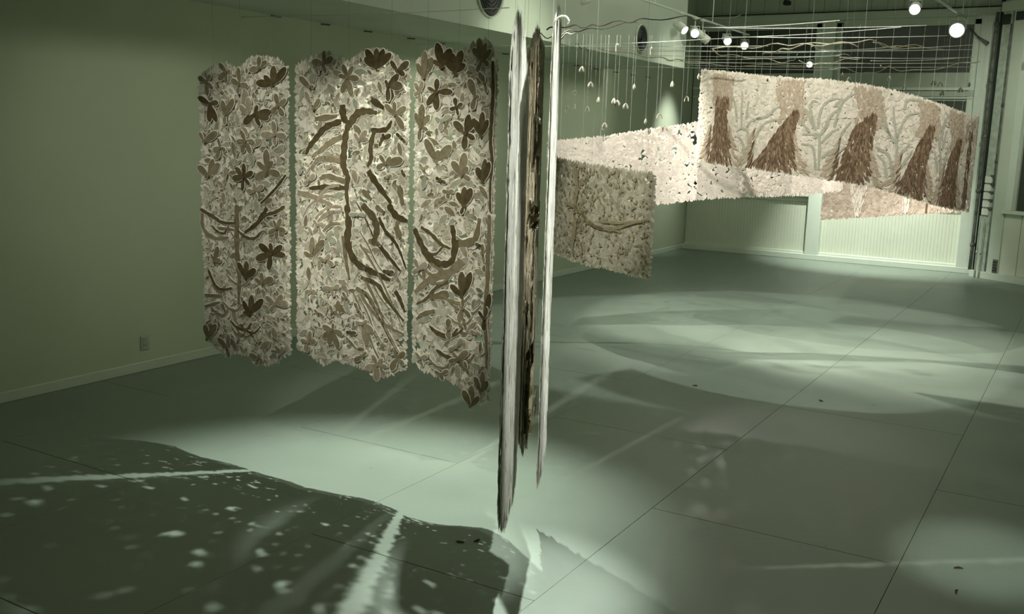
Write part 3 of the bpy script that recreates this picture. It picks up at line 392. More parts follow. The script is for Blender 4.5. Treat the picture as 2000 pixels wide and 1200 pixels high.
abox('wainscot_board', (.42, .02, .1), (.70, .06, 1.0), M_bead)
abox('wainscot_board', (.71, .02, .1), (1.6, .06, 1.0), M_bead)
abox('wainscot_board', (1.61, .02, .1), (LA, .06, 1.0), M_bead)
abox('sill', (.42, -.05, .98), (LA, .06, 1.03), M_trim)
abox('jamb', (.42, .0, 1.03), (.53, .06, 3.6), M_trim)
abox('lintel', (.42, .0, 3.0), (LA, .06, 3.12), M_trim)
abox('upper_board', (.53, .02, 3.12), (LA, .06, 3.84), M_back)
wr = bpy.data.objects.new('window_3', None); C.objects.link(wr); struct(wr)
abox('pane', (.57, .045, 1.03), (LA, .055, 3.0), M_glass, wr)
abox('stile', (.53, .01, 1.03), (.58, .058, 3.0), M_shade, wr)
struct(abox('baseboard_angled', (-.02, -.06, 0), (LA, .06, .10), M_trim, None))
# white bracket strip with dark marks, pipes by the corner
br_ = thing('bracket_strip', 'white strip of stacked brackets on the narrow column board beside the right window post', 'bracket strip')
for k in range(5):
    z = .93 + k*.118; abox('bracket', (.05, -.025, z), (.165, .0, z+.095), M_metalw, br_)
    abox('clip', (.15, -.035, z+.092), (.21, .0, z+.12), M_rust, br_, .002)
def vpipe(name, lx, ly, z0, z1, r, mt, label, cat='pipe'):
    V, F = [], []; p = MA @ Vector((lx, ly, 0)); Z = [z0 + (z1-z0)*i/12 for i in range(13)]
    tube(V, F, [(p.x, p.y, z) for z in Z], r, 8); o = mesh_obj(name, V, F, mt, None, None, True); return tag(o, label, cat)
def rooted(name, label, cat, build):
    t = thing(name, label, cat); build(t); return t
def pipe_with_collars(lx, ly, z0, z1, r, mt, label):
    t = thing('pipe', label, 'pipe'); p = MA @ Vector((lx, ly, 0))
    V, F = [], []; tube(V, F, [(p.x, p.y, z0+(z1-z0)*i/10) for i in range(11)], r, 10); mesh_obj('pipe_run', V, F, mt, t, None, True)
    z = z0+.35
    while z < z1:
        V, F = [], []; tube(V, F, [(p.x, p.y, z), (p.x, p.y, z+.05)], r*1.4, 10); mesh_obj('collar', V, F, mt, t, None, True); z += .8
pipe_with_collars(-.035, -.03, .10, 3.84, .026, M_rust, 'dark vertical pipe running full height beside the right window post')
pipe_with_collars(.205, -.02, 1.35, 3.66, .013, M_rust, 'thin dark vertical pipe between the two column boards')
pipe_with_collars(.09, -.075, 0.0, .92, .010, M_pipe, 'pale thin pipe rising from the floor below the bracket strip')
pipe_with_collars(.16, -.075, 0.0, .92, .010, M_pipe, 'second pale thin pipe below the bracket strip, nearer the right window')
vx = thing('vent_plate', 'small dark slotted plate low on the column by the baseboard', 'plate')
abox('plate', (.33, -.012, .10), (.41, .0, .30), M_rust, vx)
for k in range(4): abox('slot', (.34, -.016, .13+k*.04), (.40, -.012, .15+k*.04), M_gap, vx, .0)
# lever arm sticking out of the post top
V, F = [], []; tube(V, F, [(-1.93, 16.5, 3.66), (-1.80, 16.44, 3.52), (-1.66, 16.4, 3.42)], [.012, .014, .03], 8)
tag(mesh_obj('latch_lever', V, F, M_rust, None, None, True), 'short dark lever slanting across the top of the right window post', 'lever')

# outlet on the left wall
ou = thing('wall_outlet', 'small outlet plate low on the left wall above the baseboard', 'outlet')
box('plate', (XL, 4.97, .165), (XL+.007, 5.05, .28), M_outlet, ou, .002)
for z in (.188, .232):
    box('socket', (XL+.007, 4.99, z), (XL+.010, 5.03, z+.028), M_shade, ou, .001)
    for yy in (5.002, 5.014): box('slot', (XL+.010, yy, z+.008), (XL+.0105, yy+.003, z+.02), M_gap, ou)
# nails under the soffit
NY = [6.43, 7.06, 7.67, 8.36, 8.91, 10.23, 12.08, 12.68, 13.34, 13.94, 14.52]
for i, y in enumerate(NY):
    V, F = [], []; tube(V, F, [(XL+.0, y, 2.835), (XL+.05, y+.01, 2.832)], .005, 6); tube(V, F, [(XL+.045, y-.05, 2.83), (XL+.05, y+.06, 2.834)], .007, 6)
    tag(mesh_obj('nail', V, F, M_nail), 'dark nail with a tied line in the left wall just under the soffit', 'nail', 'nails in a row under the soffit')

# round air diffusers on the soffit face
def diffuser(y, z, R, label):
    t = thing('round_vent', label, 'vent')
    M0 = Matrix.Translation((-5.02, y, z)) @ Matrix.Rotation(PI/2, 4, 'Y')
    V, F = [], []; lathe(V, F, [(R*.96, 0), (R*.96, .004)], M0, 32); mesh_obj('backing', V, F, M_grille, t)
    for k in range(6):
        r = R*(1-k*.155); V, F = [], []
        lathe(V, F, [(r-.012, .006), (r-.004, .028-.002*k), (r, .03-.002*k), (r+.003, .004)], M0, 32, (False, False)); mesh_obj('ring', V, F, M_soffit if k == 0 else M_vent, t, None, True)
    V, F = [], []; lathe(V, F, [(R*.09, .004), (R*.08, .03), (R*.03, .034)], M0, 16); mesh_obj('hub', V, F, M_grille, t, None, True)
diffuser(7.96, 3.18, .225, 'round black louvred vent on the soffit, nearer the camera, cut by the picture top')
diffuser(11.44, 3.095, .165, 'round black louvred vent on the soffit further back, left of the white spotlights')

# track with spotlight heads
tr = thing('light_track', 'thin pale lighting track hanging in front of the soffit towards the back', 'track')
box('rail', (-4.765, 8.8, 3.455), (-4.735, 14.8, 3.475), M_metalw, tr, .003)
for y in (9.2, 11.2, 13.2, 14.6):
    V, F = [], []; tube(V, F, [(-4.75, y, 3.475), (-4.75, y, 4.5)], .006, 6); mesh_obj('drop_rod', V, F, M_metalw, tr)
def spothead(pos, aim, label, lit=True, zt=3.455, L=.20, R=.055, group=None, mtr=None, railx=None):
    t = thing('track_spotlight', label, 'spotlight'); p = Vector(pos); d = (Vector(aim)-p).normalized()
    M0 = Matrix.Translation(p) @ d.to_track_quat('Z', 'Y').to_matrix().to_4x4()
    V, F = [], []; lathe(V, F, [(R*.55, -L), (R*.9, -L*.96), (R, -L*.85), (R, -L*.2), (R*1.06, 0), (R*.96, 0), (R*.9, -.012)], M0, 20, (True, False)); mesh_obj('housing', V, F, mtr or M_metalw, t, None, True)
    V, F = [], []; lathe(V, F, [(R*.93, -.014), (R*.93, -.010), (R*.5, -.006)], M0, 20); mesh_obj('lamp_face', V, F, M_lamp if lit else M_shade, t)
    c = p - d*L*.5
    if railx is not None: sh_ = Vector((railx-c.x, 0, 0)); t.location = sh_
    V, F = [], []; tube(V, F, [c, (c.x, c.y, (c.z+zt)/2), (c.x, c.y, zt)], .007, 8); mesh_obj('stem', V, F, mtr or M_metalw, t)
    box('adapter', (c.x-.02, c.y-.05, zt-.012), (c.x+.02, c.y+.05, zt+.008), mtr or M_metalw, t, .003)
    side = d.cross(Vector((0, 0, 1))).normalized() if abs(d.z) < .99 else Vector((1, 0, 0))
    V, F = [], []; tube(V, F, [c+side*(R+.006)-d*.0, c+side*(R+.004)+Vector((0, 0, R*1.3)), c-side*(R+.004)+Vector((0, 0, R*1.3)), c-side*(R+.006)], .006, 6); mesh_obj('yoke', V, F, mtr or M_metalw, t)
spothead((-4.72, 12.0, 3.24), (-2.4, 11.2, 1.6), 'white spotlight on the left track aimed right, first of the row from the left', railx=-4.75)
spothead((-4.75, 12.46, 3.25), (-2.2, 6.5, 1.2), 'glowing spotlight on the left track facing the camera, second of the row', railx=-4.75)
spothead((-4.66, 12.9, 3.20), (-3.4, 14.4, 2.0), 'unlit looking white spotlight seen from behind, between two glowing ones', False, railx=-4.75)
spothead((-4.72, 13.73, 3.27), (-1.9, 8.9, 1.0), 'glowing spotlight on the left track, fourth of the row', railx=-4.75)
spothead((-4.75, 14.53, 3.28), (-2.0, 7.0, 1.0), 'brightest glowing spotlight at the right end of the left row', railx=-4.75)
spothead((-4.75, 9.36, 3.24), (-4.5, 9.9, 1.9), 'greenish white spotlight hanging alone at the top edge right of the hooked hanging', False, railx=-4.75)
spothead((-3.95, 15.3, 3.06), (-2.2, 8.0, .6), 'small glowing spotlight far back just above the banner', True, 4.5, .12, .045)
tr2 = thing('light_track', 'short lighting track near the top right corner with two glowing spotlights', 'track')
Rl = (Vector((-1.83, 14.33, 3.4))-Vector((-1.99, 12.01, 3.4)))
V, F = [], []; tube(V, F, [(-2.03, 11.2, 3.62), (-1.80, 14.9, 3.62)], .014, 6); mesh_obj('rail', V, F, M_shade, tr2)
for y in (11.4, 13.0, 14.6):
    V, F = [], []; tube(V, F, [(-2.03+.23*(y-11.2)/3.7, y, 3.62), (-2.03+.23*(y-11.2)/3.7, y, 4.5)], .006, 6); mesh_obj('drop_rod', V, F, M_shade, tr2)
spothead((-1.99, 12.0, 3.395), (-1.3, 5.0, .9), 'left of the two glowing spotlights in the top right corner', True, 3.61, .16, .06, None, M_shade)
spothead((-1.83, 14.3, 3.40), (-1.25, 7.0, 1.3), 'right and largest of the two glowing spotlights in the top right corner', True, 3.61, .2, .095, None, M_shade)
sf = thing('smoke_detector', 'small black fixture hanging at the top edge before the back wall header', 'fixture')
V, F = [], []; M0 = Matrix.Translation((-4.64, 16.3, 4.1)); lathe(V, F, [(.05, -.03), (.065, -.02), (.065, .02), (.04, .04)], M0, 16); mesh_obj('body', V, F, M_dark, sf, None, True)
V, F = [], []; tube(V, F, [(-4.64, 16.3, 4.13), (-4.85, 16.32, 4.22), (-4.9, 16.3, 4.5)], .008, 6); mesh_obj('arm', V, F, M_dark, sf)

# ------------------------------------------------------------------ flowers and branches
def flower(sh, parent, tone, pts, wob=1.0):
    c = pts[0]; tips = pts[1:]; cut = Cut(sh)
    for (u, z) in tips:
        du, dz = u-c[0], z-c[1]; L = math.hypot(du, dz); a = math.atan2(dz, du)
        if L < .008: continue
        W = L*(.46 if len(tips) < 5 else .42)*random.uniform(.85, 1.15)
        W = min(max(W, .018), .042)
        mx, mz = c[0]+du*.52, c[1]+dz*.52
        def petal(ex, off, mi):
            prof = ((0, .25), (.2, .62), (.45, .95), (.68, 1.0), (.86, .78), (.97, .35), (1, 0))
            LL = L*1.04+ex*2; WW = W+ex*2; up = [(t, w) for t, w in prof]; dn = [(t, -w) for t, w in prof[:-1]][::-1]
            ca, sa = math.cos(a), math.sin(a)
            cut.poly([(mx+(t-.5)*LL*ca-w*WW/2*sa, mz+(t-.5)*LL*sa+w*WW/2*ca) for t, w in up+dn], off, mi)
        lift = random.uniform(0, .004)
        petal(.0045, .012+lift, 0); petal(0, .015+lift, 1)
    cut.poly([(c[0]+.011*math.cos(k*PI/4), c[1]+.011*math.sin(k*PI/4)) for k in range(8)], .021, 1)
    return cut.obj('flower', [M_rim, TONE[tone]], parent)
def branch(sh, parent, tone, w, pts, name='branch', rim=.005, mats=None, off=.010):
    P = smooth_poly(pts, 6); n = len(P); cut = Cut(sh); ph = random.uniform(0, 6)
    Wd = [w*(.5+.5*math.sin(PI*min(1, .12+.88*i/(n-1))**.8))*(1+.18*math.sin(i*1.7+ph)) for i in range(n)]
    if rim: cut.strip(P, [x+2*rim for x in Wd], off, 0)
    cut.strip(P, Wd, off+.003, 1)
    return cut.obj(name, mats or [M_rim, TONE[tone]], parent)

LBL = {1: 'leftmost tall paper cut-out hanging, dimmest, with brown flowers on its right half',
       2: 'widest paper cut-out hanging, with dark curving branches sweeping from a trunk',
       3: 'paper cut-out hanging right of the widest one, with dark spiky flowers and a hooked branch'}
LEAFMESH = {}
for k in (1, 2, 3):
    top, bt = OUTLINE[k]
    x0, x1 = (top[0][0]+bt[0][0])/2+.012, (top[-1][0]+bt[-1][0])/2-.012
    def itp(pl, x):
        if x <= pl[0][0]: return pl[0][1]
        for a, b_ in zip(pl, pl[1:]):
            if x <= b_[0]: return a[1]+(b_[1]-a[1])*(x-a[0])/(b_[0]-a[0])
        return pl[-1][1]
    N = 28; cols = []
    for i in range(N+1):
        x = x0+(x1-x0)*i/N; bow = .035*math.sin(i/N*PI*2.0+k)*(.6) - .05*abs(i/N-.5)
        cols.append((x, 4.0+bow, itp(top, x)-.012, itp(bt, x)+.012))
    sh = Sheet(cols, front=-1); Wp = x1-x0
    t = thing('paper_hanging', LBL[k], 'paper hanging', ((x0+x1)/2, 4.0, 0))
    t.location = (0, 0, 0)
    area_ = Wp*1.6
    c = scatter(sh, int(area_*1750), (.045, .085), (.38, .6), 0.0, .008, .014)
    edge_leaves(c, sh, (.03, .06), .014, .002)
    # broad backing pieces keep most of the sheet closed
    for _ in range(int(area_*60)):
        u = random.uniform(.05, sh.L-.05); z = random.uniform(sh.bot(u)+.05, sh.top(u)-.05)
        c.poly(leaf_outline(u, z, random.uniform(0, PI), random.uniform(.10, .15), random.uniform(.05, .08), 1), -.004-random.uniform(0, .003))
    tag(c.obj('lace', M_pale, t), kind='stuff')
    # white rims + tinted leaf insets
    c2 = Cut(sh)
    dk = {1: 760, 2: 560, 3: 620}[k]
    for i in range(int(area_*dk)):
        u = random.uniform(.02, sh.L-.02); z = random.uniform(sh.bot(u)+.02, sh.top(u)-.02)
        fx = u/sh.L
        if k > 1 and random.random() < max(0, .8-fx*2.2): continue
        a = random.uniform(0, PI); L = random.uniform(.02, .05); Wd = L*random.uniform(.3, .55); kd = random.choice((0, 1, 2)); o_ = .0085+random.uniform(0, .0005)
        c2.poly(leaf_outline(u, z, a, L+.007, Wd+.006, kd), o_, 0); c2.poly(leaf_outline(u, z, a, L, Wd, kd), o_+.0012, 1)
    tag(c2.obj('small_leaves', [M_rim, M_tint], t), kind='stuff')
    for i in range({1: 70, 2: 80, 3: 60}[k]):
        u = random.uniform(.04, sh.L-.04); z = random.uniform(sh.bot(u)+.04, sh.top(u)-.04)
        cc = Cut(sh); a = random.uniform(0, PI); L = random.uniform(.055, .09); Wd = L*random.uniform(.35, .5)
        cc.poly(leaf_outline(u, z, a, L+.008, Wd+.007, 0), .0102, 0); cc.poly(leaf_outline(u, z, a, L, Wd, 0), .0115, 1)
        cc.obj('leaf', [M_rim, random.choice((M_T, M_T, M_P, M_P, M_M))], t)
    for tone, w_, pts in BRANCHES[k]: branch(sh, t, tone, w_*(1.45 if tone == 'd' else 1.75), [(x-x0, z) for x, z in pts])
    if k == 2:
        for j in range(9):
            u0 = sh.L*random.uniform(.5, .66); z0 = random.uniform(1.0, 1.55); ln = random.uniform(.2, .4); sl = random.uniform(.5, .8)
            branch(sh, t, random.choice('mmd'), random.uniform(.008, .015), [(u0, z0), (u0+ln*.3*sl, z0-ln*.3), (u0+ln*.62*sl, z0-ln*.7), (min(u0+ln*sl, sh.L-.02), z0-ln)])
        for j in range(8):
            u0 = sh.L*random.uniform(.36, .46); z0 = random.uniform(1.25, 1.9); ln = random.uniform(.14, .28)
            branch(sh, t, random.choice('mtt'), random.uniform(.012, .02), [(u0, z0), (u0-ln*.4, z0-.01), (u0-ln*.8, z0-.06), (max(u0-ln, .02), z0-.12)])
    if k != 2:
        for j in range(12):
            u0 = sh.L*random.uniform(.05, .5); z0 = random.uniform(.75, 1.35); ln = random.uniform(.1, .2)
            branch(sh, t, random.choice('mmd'), random.uniform(.012, .02), [(u0, z0), (u0+ln*.3, z0-.03), (u0+ln*.7, z0-.035), (u0+ln, z0+.01)])
    for tone, pts in FLOWERS[k]: flower(sh, t, tone, [(x-x0, z) for x, z in pts])
    threads(sh, t, (sh.L*.15, sh.L*.5, sh.L*.85), 4.5)

# narrow hangings seen nearly edge on
def strip_hanging(name, key, front, label, mats, dens, tint=None, size=(.05, .10)):
    sh = Sheet([tuple(c) for c in SHEETS[key]], front)
    t = thing('paper_hanging', label, 'paper hanging')
    hgt = sh.top(sh.L/2)-sh.bot(sh.L/2); A = hgt*sh.L
    up = lambda u, z: PI/2+random.gauss(0, .5)
    c = scatter(sh, int(A*2600), size, (.3, .5), 0, .0025, .006, up)
    for _ in range(int(A*700)):
        u = random.uniform(.02, sh.L-.02); z = random.uniform(sh.bot(u)+.05, sh.top(u)-.05)
        c.poly(leaf_outline(u, z, PI/2+random.gauss(0, .3), random.uniform(.12, .2), random.uniform(.05, .08), 1), -.003-random.uniform(0, .003))
    edge_leaves(c, sh, (.05, .11), .014, .0)
    tag(c.obj('lace', mats, t), kind='stuff')
    if tint:
        for i in range(tint[0]):
            u = random.uniform(.0, sh.L); z0 = random.uniform(sh.bot(u), sh.top(u)-.5); L = random.uniform(.25, .7)
            branch(sh, t, random.choice(tint[1]), random.uniform(.02, .05), [(u, z0), (u+random.uniform(-.03, .03), z0+L*.5), (u+random.uniform(-.04, .04), min(z0+L, sh.top(u)-.02))], 'branch', .003, None, .013)
        for i in range(tint[2]):
            u = random.uniform(.03, sh.L-.03); z = random.uniform(sh.bot(u)+.05, sh.top(u)-.05); n = random.choice((3, 4, 5)); a0 = random.uniform(0, 6)
            flower(sh, t, random.choice(tint[1]), [(u, z)]+[(u+.07*math.cos(a0+j*2*PI/n), z+.07*math.sin(a0+j*2*PI/n)) for j in range(n)])
    threads(sh, t, (sh.L*.2, sh.L*.7), 4.5)
    return sh, t
strip_hanging('paper_hanging', 's4', 1, 'longest narrow white paper hanging seen edge on, nearest, reaching lowest', M_fibre, 1)
strip_hanging('paper_hanging', 's5', -1, 'brown streaked paper hanging seen nearly edge on between two white ones', M_strip, 1, (16, 'mmtd', 8))
sh6, t6 = strip_hanging('paper_hanging', 's6', 1, 'thin white paper hanging seen edge on with a curled hook at its top', M_fibre, 1)
p = Vector(sh6.pt(.12, sh6.top(.12)-.02)); V, F = [], []
tube(V, F, smooth_poly([p, p+Vector((.0, .0, .03)), p+Vector((.012, .004, .055)), p+Vector((.035, .012, .06)), p+Vector((.047, .016, .045)), p+Vector((.042, .016, .032))], 4), .0035, 6)
mesh_obj('hook', V, F, M_fibre, t6, None, True)

# ------------------------------------------------------------------ far ribbons
# white ribbon
sh = Sheet([tuple(c) for c in SHEETS['white_band']], -1)
t = thing('white_ribbon', 'long white perforated paper ribbon curving behind the painted banner', 'paper ribbon')
A = sum((a[2]-a[3]+b_[2]-b_[3])/2*(s1-s0) for a, b_, s0, s1 in zip(sh.c, sh.c[1:], sh.S, sh.S[1:]))
c = scatter(sh, int(A*3300), (.04, .075), (.4, .62), 0, .003, .012)
edge_leaves(c, sh, (.03, .06), .018, .0)
tag(c.obj('lace', M_white, t), kind='stuff'); threads(sh, t, [sh.L*(i+.5)/12 for i in range(12)], 2.79)
# shaded grey hanging in front of it
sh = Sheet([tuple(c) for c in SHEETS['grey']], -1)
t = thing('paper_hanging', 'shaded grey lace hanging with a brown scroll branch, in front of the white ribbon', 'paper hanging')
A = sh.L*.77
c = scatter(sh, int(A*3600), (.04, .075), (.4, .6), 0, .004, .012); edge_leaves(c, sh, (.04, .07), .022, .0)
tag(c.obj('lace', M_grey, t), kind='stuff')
c2 = Cut(sh)
for i in range(int(A*1100)):
    u = random.uniform(.02, sh.L-.02); z = random.uniform(sh.bot(u)+.02, sh.top(u)-.02); L = random.uniform(.02, .045); a = random.uniform(0, PI)
    if abs(u-sh.L*.40) < .10 or random.random() < .35: c2.poly(leaf_outline(u, z, a, L, L*.45, 1), .0125, 0)
tag(c2.obj('small_leaves', M_M, t), kind='stuff')
H_ = lambda fu, fv: (fu*sh.L, sh.bot(fu*sh.L)+fv*(sh.top(fu*sh.L)-sh.bot(fu*sh.L)))
for w_, pts in ((.05, [(.32, .98), (.36, .75), (.34, .6), (.38, .5)]), (.06, [(.36, .45), (.34, .3), (.33, .12)]),
                (.03, [(.22, .56), (.36, .55), (.48, .46), (.58, .40), (.72, .42), (.85, .50), (.98, .56)]), (.022, [(.42, .52), (.52, .42), (.62, .39), (.75, .40)]), (.018, [(.60, .46), (.75, .48), (.88, .53)])):
    branch(sh, t, 'm', w_, [H_(*q) for q in pts], rim=0, mats=[M_M, M_M], off=.014)
threads(sh, t, [sh.L*.1, sh.L*.5, sh.L*.9], 4.5)

# painted banner: outer, near half of the spiral; its far half shows its rosy inner side
sh = Sheet([tuple(c) for c in SHEETS['helix']], -1)
t = thing('painted_banner', 'large curved paper banner with brown tree cones and grey fronds, hung in a spiral', 'paper banner')
A = sh.L*.8
c = scatter(sh, int(A*4300), (.035, .065), (.42, .65), 0, .008, .010); edge_leaves(c, sh, (.025, .05), .014, .0)
for _ in range(int(A*150)):
    u = random.uniform(.04, sh.L-.04); z = random.uniform(sh.bot(u)+.04, sh.top(u)-.04)
    c.poly(leaf_outline(u, z, random.uniform(0, PI), random.uniform(.08, .12), random.uniform(.04, .07), 1), -.003)
tag(c.obj('lace', M_banner, t), kind='stuff')
def UV(u, v): return (u, sh.bot(u)+v*(sh.top(u)-sh.bot(u)))
for rows in TREES:
    rows = sorted(rows); vmax = rows[-1][0]; v_dark = rows[-2][0] if len(rows) > 2 else vmax
    def lr(v):
        if v <= rows[0][0]: return rows[0][1:]
        for a, b_ in zip(rows, rows[1:]):
            if v <= b_[0]:
                f_ = (v-a[0])/(b_[0]-a[0]); return a[1]+(b_[1]-a[1])*f_, a[2]+(b_[2]-a[2])*f_
        return rows[-1][1:]
    c = Cut(sh); v0 = .02
    for i in range(850 if len(rows) > 2 else 200):
        v = random.uniform(v0, v_dark); l, r = lr(v); u = random.uniform(l, r)
        um = (l+r)/2; fan = (u-um)/max(r-l, .05); ang = PI/2+fan*1.1*(1-v)+random.gauss(0, .12)
        if random.random() < (v/v_dark)**3*.35: continue
        L = random.uniform(.035, .065); uu, z = UV(u, v)
        c.poly(leaf_outline(uu, z, ang, L, L*.22, 2), .0095+random.uniform(0, .002), 0)
    # flaring strokes at the foot, on both sides
    l, r = lr(.05); um = (l+r)/2; hw = (r-l)/2
    if len(rows) > 2:
        for i in range(170):
            sd = random.choice((-1, 1)); k_ = random.random(); v = random.uniform(.02, .42)
            u = um+sd*(hw+(.14*(1-v/.45))*k_); ang = PI/2+sd*(.35+.8*k_)*(1 if v < .3 else .6)
            uu, z = UV(min(max(u, .01), sh.L-.01), v); L = random.uniform(.04, .075)
            c.poly(leaf_outline(uu, z, ang, L, L*.2, 2), .0095+random.uniform(0, .002), 0 if k_ < .35 else 1)
    # fainter tan mottling above the cone
    for i in range(330 if len(rows) > 2 else 80):
        v = random.uniform(v_dark-.12, .97); l, r = lr(min(v, vmax)); w_ = max(r-l, .16); um = (l+r)/2
        u = um+random.uniform(-.7, .6)*w_; uu, z = UV(min(max(u, .01), sh.L-.01), v); L = random.uniform(.025, .05)
        c.poly(leaf_outline(uu, z, random.uniform(.9, 2.2), L, L*.4, 1), .009+random.uniform(0, .001), 1)
    tag(c.obj('tree_cone', [M_brown, M_tan], t), kind='stuff')
for fr in FRONDS: branch(sh, t, 'p', .021, [UV(*q) for q in fr], 'frond', 0, [M_frond, M_frond], .007)
threads(sh, t, [sh.L*(i+.5)/24 for i in range(24)], 2.79); threads(sh, t, [sh.L*.1, sh.L*.45, sh.L*.9], 4.5)
shb = Sheet([tuple(c) for c in SHEETS['helixback']], 1)
A = shb.L*.86
c = scatter(shb, int(A*4600), (.04, .07), (.42, .65), 0, .008, .010); edge_leaves(c, shb, (.03, .05), .016, .0)
tag(c.obj('inner_lace', M_pink, t), kind='stuff')
for fu in (.30, .56, .82):
    c = Cut(shb)
    for i in range(170):
        v = random.uniform(.0, .6); u = fu*shb.L+random.uniform(-1, 1)*(.02+.22*v); a = PI/2-(u-fu*shb.L)*3
        z = shb.bot(u)+.02+v*(shb.top(u)-shb.bot(u)); c.poly(leaf_outline(u, z, a, .05, .014, 2), .010+random.uniform(0, .002))
    tag(c.obj('fan_motif', M_white, t), kind='stuff')
for fu in (.2, .43):
    u = fu*shb.L; branch(shb, t, 'd', .018, [(u, shb.bot(u)), (u, shb.bot(u)+.3), (u, shb.top(u)-.05)], 'seam', 0, [M_brown, M_brown], .012)

# ------------------------------------------------------------------ twigs, nylon lines
TL = ['long dark wavy twig crossing the soffit from the hooked hanging to the spotlights', 'dark forked twig just below the longest dark one', 'short thick dark twig stub by the top of the hooked hanging',
      'longest pale twig running low across the left edge of the banner', 'pale twig dipping then hooking upward above the banner', 'pale twig arching above the others over the banner middle', 'short pale twig sloping down right beside the window post',
      'thickest pale twig ending bright at the window post', 'slender pale twig lying just above the small far spotlight', 'pale twig bundle with its bright tip at the right post', 'thin pale twig sagging over the right of the window post', 'pale twig trailing right from the thickest one', 'tiny dark curled twig under the dark ones']
for i, (r, pts) in enumerate(TWIGS):
    P = smooth_poly(pts, 5); n = len(P); V, F = [], []
    P = [(x, y, z+.012*math.sin(j*1.1+i)+.008*math.sin(j*.47+i*2)) for j, (x, y, z) in enumerate(P)]
    tube(V, F, P, [.62*r*(1.0-.55*j/n)*(1+.15*math.sin(j*2.3+i)) for j in range(n)], 7)
    tag(mesh_obj('twig', V, F, M_twig_d if i in (0, 1, 2, 12) else M_twig_l, None, None, True), TL[i], 'twig')
for i, ln in enumerate(LINES):
    V, F = [], []; a, b_ = Vector(ln[0]), Vector(ln[1])
    if i in (0, 1, 2, 12):   # these reach the left wall
        a = a+(b_-a)*((XL-a.x)/(b_.x-a.x))
    P = [a.lerp(b_, j/6)-Vector((0, 0, .012*math.sin(PI*j/6))) for j in range(7)]
    tube(V, F, P, .0028, 5)
    tag(mesh_obj('fishing_line', V, F, M_line, None, None, True), 'clear nylon line stretched taut under the ceiling', 'line', 'taut nylon lines under the ceiling')

# ------------------------------------------------------------------ small hanging pods
def pod(i, pos, kind, label):
    t = thing('paper_pod', label, 'paper pod'); p = Vector(pos); s = .045
    ax = Vector((math.cos(i*1.3)*.5+.7, math.sin(i*1.3)*.5, 0)).normalized()
    V, F = [], []
    def q(a, b_): return p+ax*(a*s)+Vector((0, 0, b_*s))
    if kind == 0:   # thick wishbone: two lobes joined at the top
        tube(V, F, smooth_poly([q(-.42, -.55), q(-.36, -.1), q(-.15, .4), q(0, .55)], 4), [.004, .008, .010, .011, .011, .010, .009, .008, .007, .006, .005, .005, .004], 8)
        tube(V, F, smooth_poly([q(.42, -.55), q(.36, -.1), q(.15, .4), q(0, .55)], 4), [.004, .008, .010, .011, .011, .010, .009, .008, .007, .006, .005, .005, .004], 8)
    elif kind == 1:  # curled loop
        tube(V, F, smooth_poly([q(-.3, -.3), q(-.4, .1), q(-.2, .42), q(.15, .42), q(.36, .1), q(.25, -.3), q(-.05, -.35)], 4), .005, 6)
    elif kind == 2:  # closed drop
        tube(V, F, [q(0, -.6), q(0, -.45), q(0, -.15), q(0, .15), q(0, .4), q(0, .62)], [.003, .009, .014, .012, .007, .002], 10)
    elif kind == 3:  # thin arch
        tube(V, F, smooth_poly([q(-.48, -.5), q(-.42, .0), q(-.2, .4), q(.05, .5), q(.3, .35), q(.48, -.05), q(.5, -.4)], 4), .0052, 6)
    else:            # long hook
        tube(V, F, smooth_poly([q(-.15, -.9), q(-.22, -.3), q(-.2, .3), q(0, .6), q(.3, .55), q(.35, .3)], 4), .0045, 6)
    mesh_obj('pod', V, F, M_T2, t, None, True)
    V, F = [], []; tube(V, F, [p+Vector((0, 0, s*.5)), (p.x, p.y, 2.79 if p.y < 10 else 4.5)], .0011, 4); mesh_obj('thread', V, F, M_thread, t)
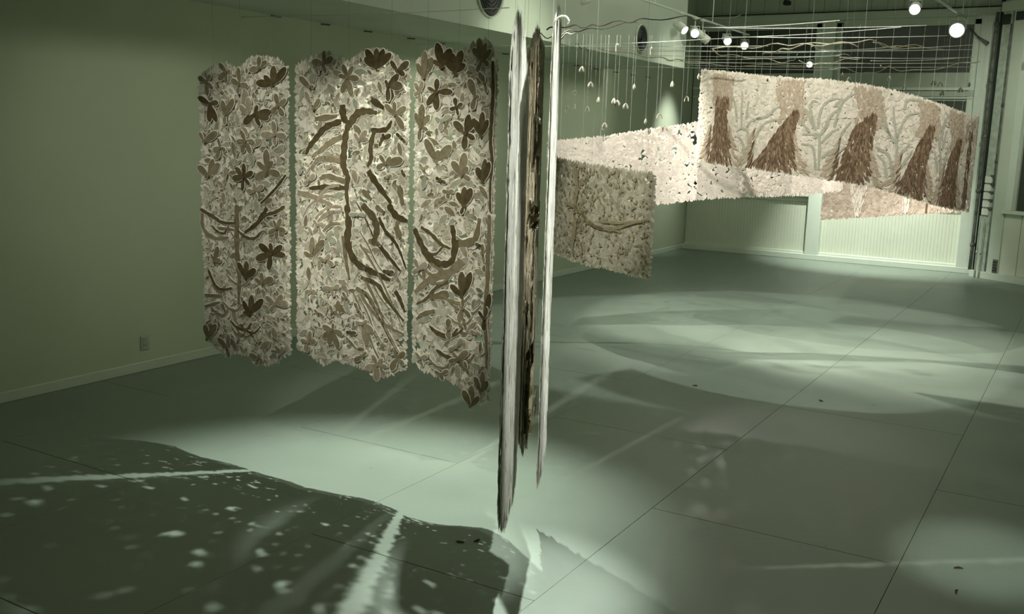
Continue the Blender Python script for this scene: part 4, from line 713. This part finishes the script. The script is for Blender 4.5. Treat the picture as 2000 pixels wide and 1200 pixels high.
PL = ['pale wishbone pod hanging highest near the hooked hanging', 'small pale looped pod below and right of the highest left wishbone', 'faint round looped pod hanging nearest the hooked hanging',
 'wishbone pod at mid height above the left half of the white ribbon', 'thick wishbone pod touching a thin arched one, mid wall', 'pod overlapping the lower right of the thick wishbone pair', 'wishbone pod right of the close pair over the left wall', 'closed drop pod high over the middle of the left wall',
 'wishbone pod hanging over the glow on the left wall', 'thin open arch pod left of the painted banner', 'bright closed drop pod at the top left corner of the painted banner', 'closed drop pod just above the white ribbon left of the wall glow',
 'pale wishbone pod low above the left part of the white ribbon', 'faint thin arch pod near the hooked hanging, lower left of the group', 'faint thin arch pod right of the lower left one', 'long hook shaped pod near the hooked hanging', 'faint arch pod inside the glow on the left wall',
 'long dark pod hanging across the soffit between hooked hanging and round vent', 'curled pod hanging just below the farther round vent', 'small hooked pod resting above the edge of the white ribbon',
 'closed pale pod beside the window post above the banner', 'wishbone pod just right of the post, above the banner edge', 'wide arch pod above the banner right of the post', 'arch pod close to the banner edge, right of the wide one',
 'left of the cluster of pods over the grey blind', 'right of the cluster of pods over the grey blind', 'pod hanging in front of the lower blind rail', 'small drop pod by the right window post', 'pod hanging lowest by the right window post']
for i, (pos, kd) in enumerate(PODS): pod(i, pos, kd, PL[i])
# debris on the floor
DEB = [(-2.47, 3.86), (-.42, 4.6), (-.47, 4.3), (-2.86, 6.9), (-2.35, 6.6), (-2.1, 6.0), (-1.9, 7.2)]
for i, (x, y) in enumerate([(-2.40, 3.66), (-2.34, 3.72), (-1.72, 3.2), (-.36, 4.72), (-.34, 4.45), (-1.62, 7.35), (-2.55, 7.2)]):
    V, F = [], []; a = i*1.1
    tube(V, F, [(x-.02*math.cos(a), y-.02*math.sin(a), .004), (x, y, .006), (x+.022*math.cos(a+.5), y+.022*math.sin(a+.5), .004)], [.002, .005, .003], 6)
    tag(mesh_obj('paper_scrap', V, F, M_D), 'tiny dark scrap of paper lying on the grey floor', 'scrap', 'scraps scattered on the floor')
